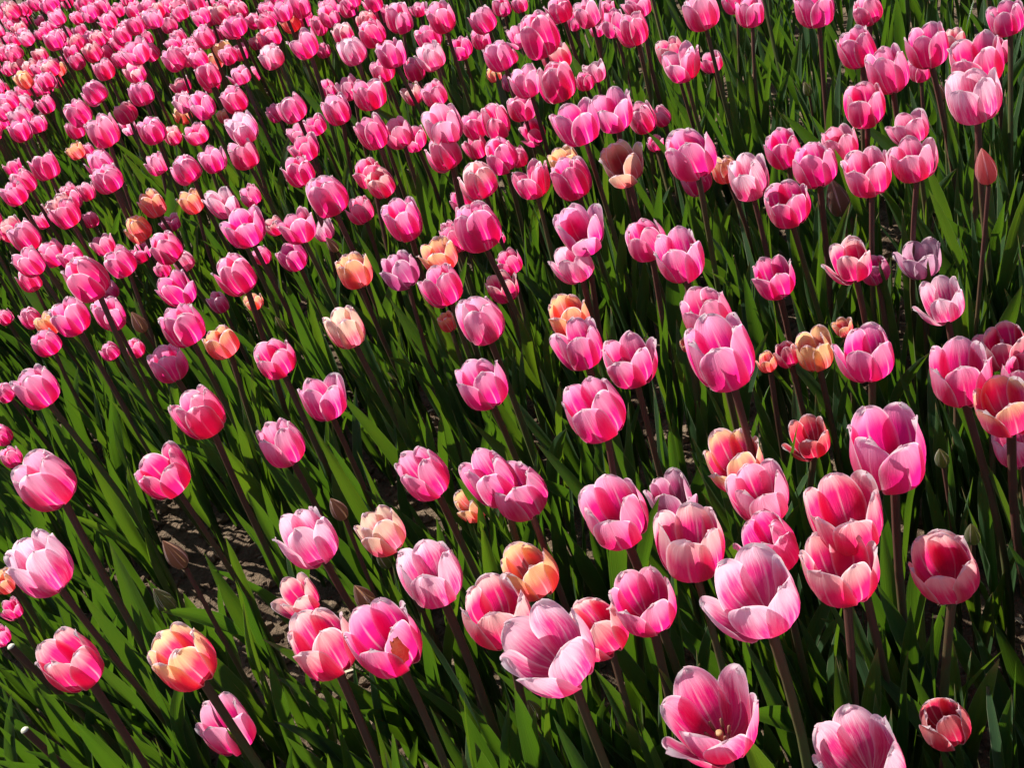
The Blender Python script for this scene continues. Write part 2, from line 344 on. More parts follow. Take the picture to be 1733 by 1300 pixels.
# ------------------------------------------------------------------ the ground: one sheet, tilled soil near by
def ground_height(x, y):
    h = 0.022 * noise.noise(Vector((x * 2.2, y * 2.2, 0.3))) + 0.013 * noise.noise(Vector((x * 9, y * 9, 1.7)))
    h += 0.008 * noise.noise(Vector((x * 26, y * 26, 4.1))) + 0.005 * noise.noise(Vector((x * 61, y * 61, 7.3)))
    return h
def axis(lo, hi, step, far):
    a = list(np.arange(lo, hi + 1e-6, step)); d = step; left, right = [], []
    x = lo
    while x > -far: d *= 1.35; x -= d; left.append(x)
    d = step; x = hi
    while x < far: d *= 1.35; x += d; right.append(x)
    return np.array(left[::-1] + a + right)
gx, gy = axis(-1.1, 1.3, 0.0095, 120.0), axis(0.35, 2.6, 0.0095, 160.0)
GX, GY = np.meshgrid(gx, gy)
GZ = np.array([[ground_height(x, y) if -4 < x < 4 and -1 < y < 8 else 0.0 for x in gx] for y in gy])
g = link('soil_ground', grid_mesh('soil_ground', np.stack([GX, GY, GZ], -1), np.stack([GX, GY], -1), M_SOIL), None, 'structure')
# loose clods
rg2 = np.random.default_rng(5)
ico_v = []; ph_ = (1 + 5 ** 0.5) / 2
ico_v = np.array([(-1, ph_, 0), (1, ph_, 0), (-1, -ph_, 0), (1, -ph_, 0), (0, -1, ph_), (0, 1, ph_), (0, -1, -ph_), (0, 1, -ph_), (ph_, 0, -1), (ph_, 0, 1), (-ph_, 0, -1), (-ph_, 0, 1)]) / 1.9
ico_f = np.array([(0, 11, 5), (0, 5, 1), (0, 1, 7), (0, 7, 10), (0, 10, 11), (1, 5, 9), (5, 11, 4), (11, 10, 2), (10, 7, 6), (7, 1, 8), (3, 9, 4), (3, 4, 2), (3, 2, 6), (3, 6, 8), (3, 8, 9), (4, 9, 5), (2, 4, 11), (6, 2, 10), (8, 6, 7), (9, 8, 1)])
V, Fc = [], []
NCL = 24000
for i in range(NCL):
    x = rg2.uniform(-1.0, 1.2); y = 0.42 + rg2.random() ** 1.2 * 2.0
    s = 0.0022 + 0.012 * rg2.random() ** 3.5
    q = ico_v * (1 + rg2.uniform(-0.28, 0.28, (12, 1))) * s * np.array([1, rg2.uniform(0.7, 1.2), rg2.uniform(0.55, 0.9)])
    a = rg2.uniform(0, 6.28); q = rot_z(q, a) + np.array([x, y, ground_height(x, y) + 0.25 * s])
    Fc.append(ico_f + 12 * i); V.append(q)
link('soil_clods', raw_mesh('soil_clods', np.concatenate(V), np.concatenate(Fc), None, [M_CLOD], None, False), None, 'stuff')
# dry bits of straw and fallen petal scraps
V, Fc, UV = [], [], []
for i in range(520):
    x = rg2.uniform(-1.0, 1.2); y = 0.42 + rg2.random() ** 1.1 * 2.2
    L, w = rg2.uniform(0.006, 0.028), rg2.uniform(0.0012, 0.0035)
    t = np.linspace(0, 1, 4)
    cx = (t - .5) * L; cz = 0.004 * np.sin(t * 3.1) * rg2.uniform(-.5, 1.5)
    p = np.stack([np.repeat(cx, 2), np.tile([-w, w], 4) * np.repeat(np.sin(t * 2.4 + .4), 2), np.repeat(cz, 2)], -1)
    p = rot_z(p, rg2.uniform(0, 6.28)) + np.array([x, y, ground_height(x, y) + 0.006])
    b0 = 8 * i; Fc.append(np.array([[b0, b0 + 1, b0 + 3, b0 + 2], [b0 + 2, b0 + 3, b0 + 5, b0 + 4], [b0 + 4, b0 + 5, b0 + 7, b0 + 6]])); V.append(p)
link('dry_litter', raw_mesh('dry_litter', np.concatenate(V), np.concatenate(Fc), None, [M_STRAW]), None, 'stuff')

# ------------------------------------------------------------------ the tulips, nearest first
# cup centre x, y, z and cup width in metres, kind, openness, label
TULIPS = [
(0.102,0.609,0.500,0.0713,'L',0.60,'very large veined pink tulip leaning left, right of centre near the front'),
(0.040,0.545,0.471,0.0665,'P',1.00,'wide open pink tulip showing its dark hollow, bottom right'),
(-0.049,0.639,0.494,0.0702,'L',0.70,'very large pale tulip with white feathered petals, front and centre'),
(0.122,0.498,0.436,0.0615,'L',0.60,'pale pink tulip cut off by the bottom edge on the right'),
(0.182,0.654,0.443,0.0624,'Y',0.60,'large peach-rimmed pink tulip right of the largest veined tulip'),
(0.208,0.698,0.452,0.0637,'Y',0.60,'large peach-rimmed pink tulip below and left of the large round tulip on the right'),
(0.269,0.742,0.460,0.0649,'P',0.50,'large round pink tulip standing alone on the right, right of a small red-pink one'),
(-0.180,0.753,0.464,0.0654,'P',0.60,'pink tulip with a torn brown patch on its front petal'),
(-0.085,0.760,0.438,0.0617,'Y',0.45,'large peach-rimmed pink tulip below and left of the golden apricot tulip'),
(0.090,0.758,0.431,0.0608,'Y',0.45,'peach-tinted pink tulip in front of the shaded lilac one, left of the largest veined bloom'),
(0.265,0.656,0.398,0.0566,'Y',0.62,'open pink tulip with creamy rims, alone above dark leaves on the right'),
(0.197,0.936,0.480,0.0679,'P',0.50,'very big pink tulip overlapping a second one behind it, small orange blooms to its right'),
(-0.513,1.018,0.497,0.0708,'L',0.50,'white-streaked pink tulip low at the left edge'),
(0.041,0.818,0.443,0.0624,'P',0.50,'large pink tulip left of the shaded lilac tulip'),
(-0.242,0.804,0.439,0.0618,'Y',0.50,'large peach-rimmed pink tulip below and right of the small peach tulip'),
(-0.351,0.799,0.489,0.0595,'Z',0.40,'red and yellow striped tulip on a dark stem at lower left'),
(-0.485,0.897,0.459,0.0647,'Y',0.50,'large peach-rimmed pink tulip directly below the streaked tulip at the left edge'),
(0.034,0.739,0.406,0.0576,'P',0.60,'large pink tulip below and left of the peach-tinted tulip beside the shaded lilac one'),
(-0.520,1.154,0.511,0.0732,'P',0.25,'large egg-shaped deep pink tulip alone near the left edge'),
(-0.243,0.939,0.458,0.0645,'L',0.45,'pink tulip with white streaked petals, left of a small cream one'),
(-0.136,0.848,0.432,0.0610,'L',0.50,'almost white tulip with crinkled petals and pink flames at its base'),
(0.152,0.751,0.403,0.0572,'P',0.30,'large pink tulip directly above the largest veined tulip'),
(0.066,0.966,0.452,0.0637,'P',0.40,'large pink tulip directly below the apricot tulip in the centre'),
(0.169,0.811,0.408,0.0578,'P',0.40,'large pink tulip below and right of the yellow-topped tulip'),
(0.403,0.798,0.404,0.0573,'Z',0.60,'large peach and yellow tulip overlapping pink ones at the right edge'),
(0.326,0.913,0.433,0.0610,'P',0.25,'large pink tulip right of the bright apricot tulip'),
(0.392,0.852,0.415,0.0587,'P',0.60,'large pink tulip above and left of the peach-yellow tulip at the right edge'),
(-0.415,0.937,0.275,0.0649,'P',0.60,'pink tulip crossed by a dark stem near the bottom left'),
(-0.011,0.758,0.376,0.0542,'Y',0.30,'large peach-rimmed pink tulip right of the large white-feathered tulip'),
(0.178,0.923,0.360,0.0607,'Z',0.60,'yellow-topped pink tulip rising behind a pink one, right of centre'),
(-0.058,0.966,0.423,0.0597,'P',0.45,'pink tulip above and right of the small orange tulip'),
(-0.355,1.228,0.480,0.0680,'P',0.35,'pink tulip above and right of the lone pink tulip below the left middle'),
(-0.034,0.945,0.409,0.0580,'P',0.25,'pink tulip right of the small orange tulip'),
(-0.054,0.907,0.339,0.0583,'A',0.40,'golden apricot tulip behind two large pink ones in the front'),
(0.673,1.300,0.490,0.0696,'P',0.60,'nearest pink tulip directly above the veined tulip at upper right'),
(0.634,1.239,0.477,0.0675,'L',0.50,'large pale tulip with white veins, lowest of the cluster at upper right'),
(-0.406,1.167,0.459,0.0646,'P',0.45,'pink tulip standing alone right of the large egg-shaped one at the left'),
(-0.124,1.028,0.416,0.0588,'P',0.45,'pink tulip above and left of the small orange tulip'),
(0.128,1.067,0.426,0.0601,'P',0.70,'pink tulip below and right of the apricot tulip in the centre'),
(0.112,0.970,0.310,0.0579,'M',0.60,'pale tulip, lilac in shade, half hidden behind two bright pink ones'),
(0.084,1.131,0.431,0.0608,'P',0.45,'pink tulip directly below the apricot tulip in the centre'),
(-0.032,1.134,0.426,0.0601,'P',0.40,'pink tulip below and left of the apricot tulip in the centre'),
(0.231,1.112,0.415,0.0588,'P',0.30,'pink tulip directly above the big pink tulip of the right-hand pair'),
(0.451,1.008,0.388,0.0555,'L',0.75,'open pink tulip with pale rims standing alone near the right edge'),
(-0.188,1.006,0.383,0.0550,'C',0.60,'small cream and pink tulip showing its pale inside, below the middle'),
(0.221,0.600,0.290,0.0419,'R',0.05,'half-closed dusky red tulip near the bottom right corner'),
(0.326,1.390,0.474,0.0669,'P',0.30,'tall egg-shaped pink tulip leaning over a lower pink bloom, upper right of centre'),
(0.220,1.571,0.504,0.0720,'P',0.55,'nearest pink tulip directly above the pale yellow tulip'),
(0.546,1.232,0.433,0.0611,'P',0.40,'pink tulip left of the pinkish bud at the right'),
(0.491,1.242,0.436,0.0614,'P',0.60,'nearest pink tulip above and left of the shaded tulip crossed by a stem'),
(0.151,1.342,0.458,0.0646,'P',0.78,'pink tulip directly below the pale yellow tulip'),
(0.243,1.229,0.433,0.0610,'P',0.60,'second nearest pink tulip directly below the tall egg-shaped tulip right of centre'),
(0.403,1.121,0.406,0.0577,'Y',0.60,'peach-rimmed pink tulip left of the shaded tulip crossed by a stem'),
(-0.596,1.466,0.483,0.0683,'P',0.40,'pink tulip directly above the large egg-shaped tulip at the left'),
(0.424,0.826,0.329,0.0484,'L',0.40,'pale lilac-white tulip cut by the right edge of the picture'),
(-0.219,1.246,0.426,0.0601,'P',0.78,'pink tulip directly below the cream-coloured tulip'),
(-0.280,1.200,0.415,0.0587,'P',0.40,'pink tulip above and left of the small dusty bud'),
(-0.296,0.987,0.359,0.0524,'Y',0.70,'small pale peach tulip above a pink pair near the bottom'),
(-0.502,1.597,0.549,0.0698,'P',0.15,'egg-shaped deep pink tulip on a dark stem, front of the crowded left cluster'),
(-0.007,1.267,0.430,0.0606,'P',0.20,'pink tulip below and right of the yellow-rimmed tulip'),
(0.521,1.207,0.315,0.0611,'M',0.70,'spreading pink tulip, mauve in shade, crossed by a dark stem on the right'),
(0.261,0.943,0.336,0.0501,'R',0.80,'small red-pink tulip standing alone, left of a large round pink one'),
(-0.392,1.505,0.469,0.0662,'P',0.30,'nearest pink tulip above and left of the peach tulip left of centre'),
(0.037,1.461,0.460,0.0649,'P',0.12,'second nearest pink tulip above and right of the yellow-rimmed tulip'),
(0.493,0.960,0.337,0.0502,'Y',0.50,'peach-rimmed pink tulip directly above the peach-yellow tulip at the right edge'),
(-0.288,1.705,0.495,0.0703,'P',0.60,'pink tulip right of the lone apricot tulip on the left'),
(-0.312,1.593,0.474,0.0670,'P',0.30,'second nearest pink tulip directly above the peach tulip left of centre'),
(-0.039,1.393,0.433,0.0611,'P',0.30,'pink tulip directly below the yellow-rimmed tulip'),
(0.128,1.337,0.421,0.0595,'L',0.45,'pale white-flamed tulip directly above the apricot tulip in the centre'),
(0.403,1.287,0.410,0.0581,'P',0.45,'pink tulip below and right of the tall egg-shaped tulip right of centre'),
(0.256,1.510,0.445,0.0627,'D',0.70,'open dusky peach tulip in shade, below a row of bright pink ones'),
(0.641,1.483,0.440,0.0619,'P',0.45,'nearest pink tulip left of the veined tulip at upper right'),
(0.709,1.500,0.443,0.0624,'P',0.45,'second nearest pink tulip above and left of the veined tulip at upper right'),
(0.470,1.353,0.411,0.0583,'P',0.30,'second nearest pink tulip right of the tall egg-shaped tulip right of centre'),
(0.599,1.354,0.412,0.0583,'P',0.60,'pink tulip below and left of the veined tulip at upper right'),
(0.476,0.971,0.329,0.0462,'P',0.45,'pink tulip directly above the peach-yellow tulip at the right edge'),
(-0.585,1.698,0.468,0.0661,'P',0.45,'nearest pink tulip below and left of the dark-stemmed egg-shaped tulip on the left'),
(-0.156,1.739,0.476,0.0672,'P',0.12,'second nearest pink tulip directly above the round peach tulip'),
(-0.181,1.425,0.413,0.0585,'C',0.50,'creamy white and pink tulip standing alone above the leaves, middle left'),
(0.343,1.212,0.364,0.0529,'P',0.60,'pink tulip above and left of the bright apricot tulip'),
(-0.284,1.426,0.407,0.0577,'P',0.45,'pink tulip right of the peach tulip left of centre'),
(0.052,1.839,0.479,0.0678,'P',0.45,'nearest pink tulip below and right of the peach-rimmed tulip near the top'),
(0.297,1.690,0.453,0.0638,'P',0.78,'nearest pink tulip directly above the shaded dusky peach tulip'),
(0.190,1.564,0.429,0.0605,'P',0.12,'pink tulip below and right of the pale yellow tulip'),
(0.400,1.419,0.398,0.0567,'L',0.45,'pale white-flamed tulip right of the tall egg-shaped tulip right of centre'),
(0.656,1.748,0.464,0.0654,'P',0.45,'fifth nearest pink tulip above and left of the veined tulip at upper right'),
(0.652,1.603,0.436,0.0615,'P',0.30,'third nearest pink tulip above and left of the veined tulip at upper right'),
(0.595,1.468,0.409,0.0579,'P',0.45,'second nearest pink tulip left of the veined tulip at upper right'),
(-0.418,1.684,0.452,0.0637,'P',0.78,'second nearest pink tulip above and left of the peach tulip left of centre'),
(-0.439,1.517,0.419,0.0592,'P',0.45,'pink tulip left of the peach tulip left of centre'),
(-0.218,1.722,0.459,0.0647,'P',0.78,'pink tulip above and left of the round peach tulip'),
(-0.060,1.629,0.441,0.0622,'P',0.45,'pink tulip above and left of the yellow-rimmed tulip'),
(-0.030,1.515,0.419,0.0592,'A',0.55,'yellow-rimmed apricot tulip behind and above a deep pink one'),
(0.236,1.378,0.389,0.0556,'P',0.30,'pink tulip directly below the shaded dusky peach tulip'),
(0.100,1.299,0.370,0.0535,'A',0.50,'apricot tulip half hidden behind a taller pink one near the centre'),
(0.485,0.918,0.329,0.0421,'P',0.50,'pink tulip above and right of the peach-yellow tulip at the right edge'),
(0.067,1.670,0.435,0.0613,'Y',0.12,'peach-rimmed pink tulip above and right of the yellow-rimmed tulip'),
(0.274,2.029,0.497,0.0707,'P',0.12,'third nearest pink tulip right of the lone round pink tulip near the top'),
(0.251,1.853,0.468,0.0660,'P',0.12,'second nearest pink tulip directly above the pale yellow tulip'),
(0.856,1.553,0.412,0.0583,'P',0.45,'second nearest pink tulip directly above the veined tulip at upper right'),
(-0.088,1.538,0.408,0.0579,'M',0.50,'dull mauve tulip partly in shade, right of a round peach tulip'),
(0.444,1.796,0.443,0.0624,'P',0.78,'nearest pink tulip directly above the tall egg-shaped tulip right of centre'),
(0.142,1.650,0.415,0.0588,'P',0.78,'pink tulip below and left of the pale yellow tulip'),
(0.477,1.491,0.383,0.0549,'P',0.30,'nearest pink tulip right of the tall egg-shaped tulip right of centre'),
(-0.341,1.929,0.466,0.0658,'L',0.78,'pale white-flamed tulip right of the lone apricot tulip on the left'),
(-0.154,1.602,0.406,0.0576,'A',0.40,'round peach tulip with orange rims, left of a shaded mauve tulip'),
(0.037,1.822,0.440,0.0620,'P',0.12,'second nearest pink tulip below and right of the peach-rimmed tulip near the top'),
(-0.372,1.574,0.392,0.0560,'A',0.50,'peach and yellow tulip tucked right of a pink one, left of centre'),
(0.336,1.093,0.329,0.0438,'A',0.30,'bright apricot yellow tulip between pink ones in a row on the right'),
(-0.590,2.489,0.513,0.0776,'P',0.45,'nearest pink tulip above and right of the small orange tulip upper left'),
(0.537,1.951,0.454,0.0640,'P',0.45,'third nearest pink tulip directly above the tall egg-shaped tulip right of centre'),
(0.555,1.480,0.363,0.0528,'P',0.60,'second nearest pink tulip above and left of the shaded tulip crossed by a stem'),
(-0.044,2.168,0.473,0.0668,'P',0.45,'nearest pink tulip left of the peach-rimmed tulip near the top'),
(-0.207,1.993,0.445,0.0627,'P',0.45,'pink tulip below and right of the white-flamed tulip upper left'),
(-0.063,2.029,0.451,0.0635,'P',0.45,'nearest pink tulip below and left of the peach-rimmed tulip near the top'),
(0.428,2.019,0.449,0.0633,'P',0.30,'second nearest pink tulip directly above the shaded dusky peach tulip'),
(-0.733,2.156,0.471,0.0665,'P',0.30,'third nearest pink tulip above and left of the dark-stemmed egg-shaped tulip on the left'),
(-0.717,2.056,0.456,0.0642,'P',0.60,'second nearest pink tulip left of the dark-stemmed egg-shaped tulip on the left'),
(-0.562,1.796,0.410,0.0582,'P',0.30,'second nearest pink tulip below and right of the dark-stemmed egg-shaped tulip on the left'),
(-0.107,1.219,0.211,0.0457,'A',0.40,'small orange tulip low under the left side of a pink pair'),
(-0.575,2.269,0.480,0.0679,'P',0.30,'second nearest pink tulip below and right of the small orange tulip upper left'),
(-0.299,2.273,0.472,0.0667,'L',0.60,'pale white-flamed tulip with pointed petals in the upper left rows'),
(0.222,2.022,0.433,0.0610,'P',0.45,'pink tulip below and right of the lone round pink tulip near the top'),
(-0.665,2.217,0.464,0.0654,'P',0.45,'fourth nearest pink tulip directly below the small orange tulip upper left'),
(-0.550,1.968,0.423,0.0598,'P',0.45,'second nearest pink tulip above and right of the dark-stemmed egg-shaped tulip on the left'),
(-0.464,1.951,0.421,0.0594,'P',0.30,'nearest pink tulip directly below the lone apricot tulip on the left'),
(0.039,1.515,0.334,0.0499,'Y',0.60,'peach-rimmed pink tulip below and right of the yellow-rimmed tulip'),
(-0.731,2.486,0.493,0.0701,'P',0.45,'nearest pink tulip below and left of the small orange tulip upper left'),
(0.206,2.167,0.447,0.0630,'P',0.12,'nearest pink tulip right of the lone round pink tulip near the top'),
(-0.425,2.234,0.448,0.0632,'P',0.12,'pink tulip above and right of the lone apricot tulip on the left'),
(-0.144,2.596,0.499,0.0710,'P',0.78,'nearest pink tulip right of the creamy apricot tulip in the far rows'),
(-0.194,2.140,0.434,0.0611,'P',0.78,'third nearest pink tulip right of the white-flamed tulip upper left'),
(0.127,1.856,0.385,0.0551,'P',0.12,'second nearest pink tulip left of the pale yellow tulip'),
(0.374,1.605,0.334,0.0499,'P',0.12,'nearest pink tulip directly below the tall egg-shaped tulip right of centre'),
(0.213,1.776,0.369,0.0534,'A',0.60,'pale yellow and peach tulip peeping out behind a pink one, upper middle'),
(-0.257,1.817,0.377,0.0543,'P',0.45,'pink tulip left of the round peach tulip'),
(-0.311,2.225,0.438,0.0617,'P',0.30,'nearest pink tulip directly below the white-flamed tulip upper left'),
(0.092,2.319,0.452,0.0637,'L',0.45,'pale white-flamed tulip left of the lone round pink tulip near the top'),
(-0.621,2.461,0.463,0.0653,'P',0.30,'nearest pink tulip below and right of the small orange tulip upper left'),
(-0.050,2.504,0.469,0.0661,'L',0.12,'pale white-flamed tulip above and left of the peach-rimmed tulip near the top'),
(0.149,2.498,0.468,0.0660,'P',0.45,'nearest pink tulip above and left of the lone round pink tulip near the top'),
(0.024,2.423,0.457,0.0645,'P',0.45,'second nearest pink tulip above and left of the peach-rimmed tulip near the top'),
(-0.117,2.277,0.436,0.0615,'P',0.45,'third nearest pink tulip left of the peach-rimmed tulip near the top'),
(-0.202,2.355,0.448,0.0630,'P',0.45,'nearest pink tulip right of the white-flamed tulip upper left'),
(-0.096,2.003,0.391,0.0559,'P',0.30,'second nearest pink tulip below and left of the peach-rimmed tulip near the top'),
(-0.082,1.956,0.383,0.0549,'Y',0.45,'peach-rimmed pink tulip directly above the shaded mauve tulip'),
(-0.021,2.097,0.407,0.0578,'P',0.45,'nearest pink tulip directly below the peach-rimmed tulip near the top'),
(0.407,2.256,0.433,0.0610,'P',0.60,'fifth nearest pink tulip right of the lone round pink tulip near the top'),
(0.490,2.211,0.426,0.0601,'P',0.78,'fourth nearest pink tulip directly above the shaded dusky peach tulip'),
(0.305,2.142,0.414,0.0587,'Y',0.45,'peach-rimmed pink tulip right of the lone round pink tulip near the top'),
(-0.706,1.884,0.369,0.0535,'P',0.45,'third nearest pink tulip below and left of the dark-stemmed egg-shaped tulip on the left'),
(0.462,1.196,0.329,0.0384,'P',0.30,'pink tulip left of the shaded tulip crossed by a stem'),
(-0.508,2.534,0.463,0.0653,'P',0.30,'second nearest pink tulip directly above the lone apricot tulip on the left'),
(0.371,1.859,0.354,0.0519,'P',0.45,'pink tulip above and right of the shaded dusky peach tulip'),
(-0.511,2.223,0.417,0.0590,'A',0.40,'apricot orange tulip standing alone, left of another small orange one'),
(-0.564,3.112,0.513,0.0756,'P',0.78,'fourth nearest pink tulip left of the creamy apricot tulip in the far rows'),
(-0.697,2.821,0.490,0.0696,'P',0.30,'nearest pink tulip directly above the small orange tulip upper left'),
(-0.323,2.551,0.456,0.0642,'P',0.30,'pink tulip directly above the white-flamed tulip upper left'),
(-0.385,2.321,0.422,0.0597,'P',0.45,'pink tulip below and left of the white-flamed tulip upper left'),
(0.226,2.453,0.442,0.0622,'P',0.45,'second nearest pink tulip above and right of the lone round pink tulip near the top'),
(0.150,2.041,0.376,0.0542,'P',0.12,'third nearest pink tulip above and left of the pale yellow tulip'),
(0.369,2.364,0.429,0.0605,'P',0.30,'fourth nearest pink tulip right of the lone round pink tulip near the top'),
(0.657,2.068,0.381,0.0547,'P',0.30,'fourth nearest pink tulip directly above the tall egg-shaped tulip right of centre'),
(0.205,2.056,0.379,0.0545,'P',0.30,'second nearest pink tulip above and left of the pale yellow tulip'),
(0.490,2.041,0.376,0.0542,'Y',0.45,'peach-rimmed pink tulip directly above the tall egg-shaped tulip right of centre'),
(0.815,1.925,0.355,0.0520,'P',0.12,'fourth nearest pink tulip above and left of the veined tulip at upper right'),
(-0.133,1.938,0.358,0.0522,'P',0.30,'nearest pink tulip directly above the round peach tulip'),
(0.001,1.743,0.329,0.0484,'P',0.30,'nearest pink tulip above and right of the yellow-rimmed tulip'),
(-0.819,2.597,0.452,0.0636,'P',0.45,'second nearest pink tulip below and left of the small orange tulip upper left'),
(-0.690,2.188,0.390,0.0558,'P',0.60,'nearest pink tulip above and left of the dark-stemmed egg-shaped tulip on the left'),
(-0.384,2.790,0.466,0.0658,'P',0.12,'pink tulip below and left of the creamy apricot tulip in the far rows'),
(-0.673,2.960,0.487,0.0690,'P',0.12,'second nearest pink tulip directly above the small orange tulip upper left'),
(-0.425,2.513,0.429,0.0605,'P',0.60,'pink tulip left of the white-flamed tulip upper left'),
(0.073,2.676,0.452,0.0636,'P',0.12,'third nearest pink tulip above and left of the lone round pink tulip near the top'),
(0.112,2.528,0.431,0.0608,'P',0.45,'pink tulip left of the lone round pink tulip near the top'),
(0.072,2.274,0.393,0.0561,'P',0.30,'pink tulip right of the peach-rimmed tulip near the top'),
(0.116,2.102,0.364,0.0529,'P',0.45,'third nearest pink tulip below and right of the peach-rimmed tulip near the top'),
(0.420,1.607,0.329,0.0432,'A',0.12,'apricot tulip below and right of the tall egg-shaped tulip right of centre'),
(-0.448,2.238,0.387,0.0554,'A',0.60,'apricot tulip right of the lone apricot tulip on the left'),
(-0.783,2.191,0.379,0.0546,'P',0.45,'nearest pink tulip left of the dark-stemmed egg-shaped tulip on the left'),
(-0.556,2.210,0.383,0.0549,'A',0.12,'apricot tulip below and left of the lone apricot tulip on the left'),
(-0.556,2.873,0.466,0.0657,'P',0.30,'second nearest pink tulip above and right of the small orange tulip upper left'),
(-0.407,2.666,0.439,0.0619,'P',0.30,'pink tulip above and left of the white-flamed tulip upper left'),
(0.005,2.683,0.442,0.0622,'P',0.30,'third nearest pink tulip above and left of the peach-rimmed tulip near the top'),
(-0.700,1.283,0.329,0.0348,'A',0.45,'apricot tulip below and left of the streaked tulip at the left edge'),
(-0.883,2.978,0.467,0.0659,'P',0.45,'pink tulip directly below the coral tulip at far left'),
(-0.311,3.101,0.482,0.0682,'P',0.45,'nearest pink tulip directly above the creamy apricot tulip in the far rows'),
(-0.475,3.041,0.475,0.0671,'P',0.12,'third nearest pink tulip left of the creamy apricot tulip in the far rows'),
(-0.234,2.811,0.447,0.0629,'L',0.30,'pale white-flamed tulip right of the creamy apricot tulip in the far rows'),
(-0.087,2.497,0.404,0.0573,'P',0.45,'second nearest pink tulip left of the peach-rimmed tulip near the top'),
(-0.212,2.380,0.386,0.0553,'P',0.60,'second nearest pink tulip right of the white-flamed tulip upper left'),
(0.001,2.187,0.354,0.0519,'P',0.60,'second nearest pink tulip directly below the peach-rimmed tulip near the top'),
(0.101,2.078,0.335,0.0500,'P',0.45,'fourth nearest pink tulip below and right of the peach-rimmed tulip near the top'),
(0.207,2.047,0.330,0.0495,'P',0.78,'nearest pink tulip above and left of the pale yellow tulip'),
(0.556,2.043,0.329,0.0494,'P',0.60,'second nearest pink tulip directly above the tall egg-shaped tulip right of centre'),
(0.885,1.637,0.329,0.0415,'P',0.12,'pink tulip above and right of the veined tulip at upper right'),
(-0.645,2.257,0.366,0.0531,'P',0.78,'nearest pink tulip above and right of the dark-stemmed egg-shaped tulip on the left'),
(-0.753,2.060,0.332,0.0497,'A',0.30,'apricot tulip below and left of the dark-stemmed egg-shaped tulip on the left'),
(0.039,1.871,0.329,0.0461,'P',0.12,'third nearest pink tulip above and right of the yellow-rimmed tulip'),
(0.065,1.592,0.329,0.0406,'P',0.60,'pink tulip right of the yellow-rimmed tulip'),
(0.306,1.102,0.329,0.0311,'Y',0.12,'peach-rimmed pink tulip left of the bright apricot tulip'),
(-0.005,2.543,0.398,0.0567,'P',0.30,'nearest pink tulip above and left of the peach-rimmed tulip near the top'),
(-0.678,1.218,0.329,0.0321,'P',0.78,'nearest pink tulip below and left of the streaked tulip at the left edge'),
(-0.499,1.187,0.274,0.0298,'G',0.78,'green bud directly below the pointed grey-pink bud'),
(-0.402,3.185,0.468,0.0661,'P',0.30,'nearest pink tulip above and left of the creamy apricot tulip in the far rows'),
(-0.594,3.127,0.462,0.0651,'Y',0.45,'peach-rimmed pink tulip left of the creamy apricot tulip in the far rows'),
(-0.326,2.844,0.427,0.0603,'P',0.60,'pink tulip below and right of the creamy apricot tulip in the far rows'),
(-0.538,2.559,0.388,0.0555,'P',0.30,'nearest pink tulip directly above the lone apricot tulip on the left'),
(-0.747,2.586,0.392,0.0559,'P',0.30,'second nearest pink tulip directly below the small orange tulip upper left'),
(-0.190,3.144,0.464,0.0654,'P',0.78,'second nearest pink tulip above and right of the creamy apricot tulip in the far rows'),
(-0.181,2.448,0.371,0.0536,'P',0.78,'fourth nearest pink tulip right of the white-flamed tulip upper left'),
(0.470,2.370,0.359,0.0523,'P',0.30,'third nearest pink tulip directly above the shaded dusky peach tulip'),
(0.777,1.677,0.329,0.0399,'P',0.30,'nearest pink tulip above and left of the veined tulip at upper right'),
(-0.739,2.552,0.387,0.0554,'P',0.45,'third nearest pink tulip directly below the small orange tulip upper left'),
(-0.798,2.128,0.329,0.0482,'P',0.12,'second nearest pink tulip below and left of the dark-stemmed egg-shaped tulip on the left'),
(0.520,1.429,0.310,0.0340,'B',0.45,'dusty brown bud above and left of the shaded tulip crossed by a stem'),
(-0.747,1.610,0.329,0.0377,'P',0.30,'nearest pink tulip above and left of the large egg-shaped tulip at the left'),
(-0.694,3.280,0.467,0.0658,'P',0.30,'third nearest pink tulip right of the coral tulip at far left'),
(-0.621,2.925,0.425,0.0600,'Y',0.12,'peach-rimmed pink tulip above and right of the small orange tulip upper left'),
(-0.062,2.869,0.418,0.0591,'Y',0.45,'second nearest peach-rimmed pink tulip above and left of the peach-rimmed tulip near the top'),
(0.170,2.555,0.374,0.0539,'P',0.40,'small round pink tulip standing alone near the middle of the top edge'),
(-0.145,3.207,0.446,0.0628,'P',0.45,'third nearest pink tulip above and right of the creamy apricot tulip in the far rows'),
(0.034,2.474,0.347,0.0512,'Y',0.60,'peach-rimmed tulip overlapped from the right by an open pink tulip, near the top'),
(0.705,2.307,0.329,0.0485,'P',0.12,'fifth nearest pink tulip directly above the tall egg-shaped tulip right of centre'),
(0.380,2.230,0.329,0.0472,'L',0.78,'pale white-flamed tulip directly above the pale yellow tulip'),
(-0.584,2.240,0.329,0.0473,'P',0.78,'second nearest pink tulip directly below the lone apricot tulip on the left'),
(-0.485,2.104,0.329,0.0450,'L',0.12,'pale white-flamed tulip below and right of the lone apricot tulip on the left'),
(-0.412,1.862,0.329,0.0408,'P',0.45,'nearest pink tulip directly above the peach tulip left of centre'),
(-0.211,1.990,0.329,0.0430,'L',0.78,'pale white-flamed tulip above and left of the round peach tulip'),
(-0.799,1.844,0.329,0.0399,'P',0.12,'third nearest pink tulip above and left of the large egg-shaped tulip at the left'),
(-0.777,1.694,0.329,0.0373,'P',0.10,'second nearest pink tulip above and left of the large egg-shaped tulip at the left'),
(-0.406,1.058,0.417,0.0283,'B',0.00,'pointed grey-pink bud above bare soil on the left'),
(-0.684,1.172,0.329,0.0284,'P',0.78,'second nearest pink tulip below and left of the streaked tulip at the left edge'),
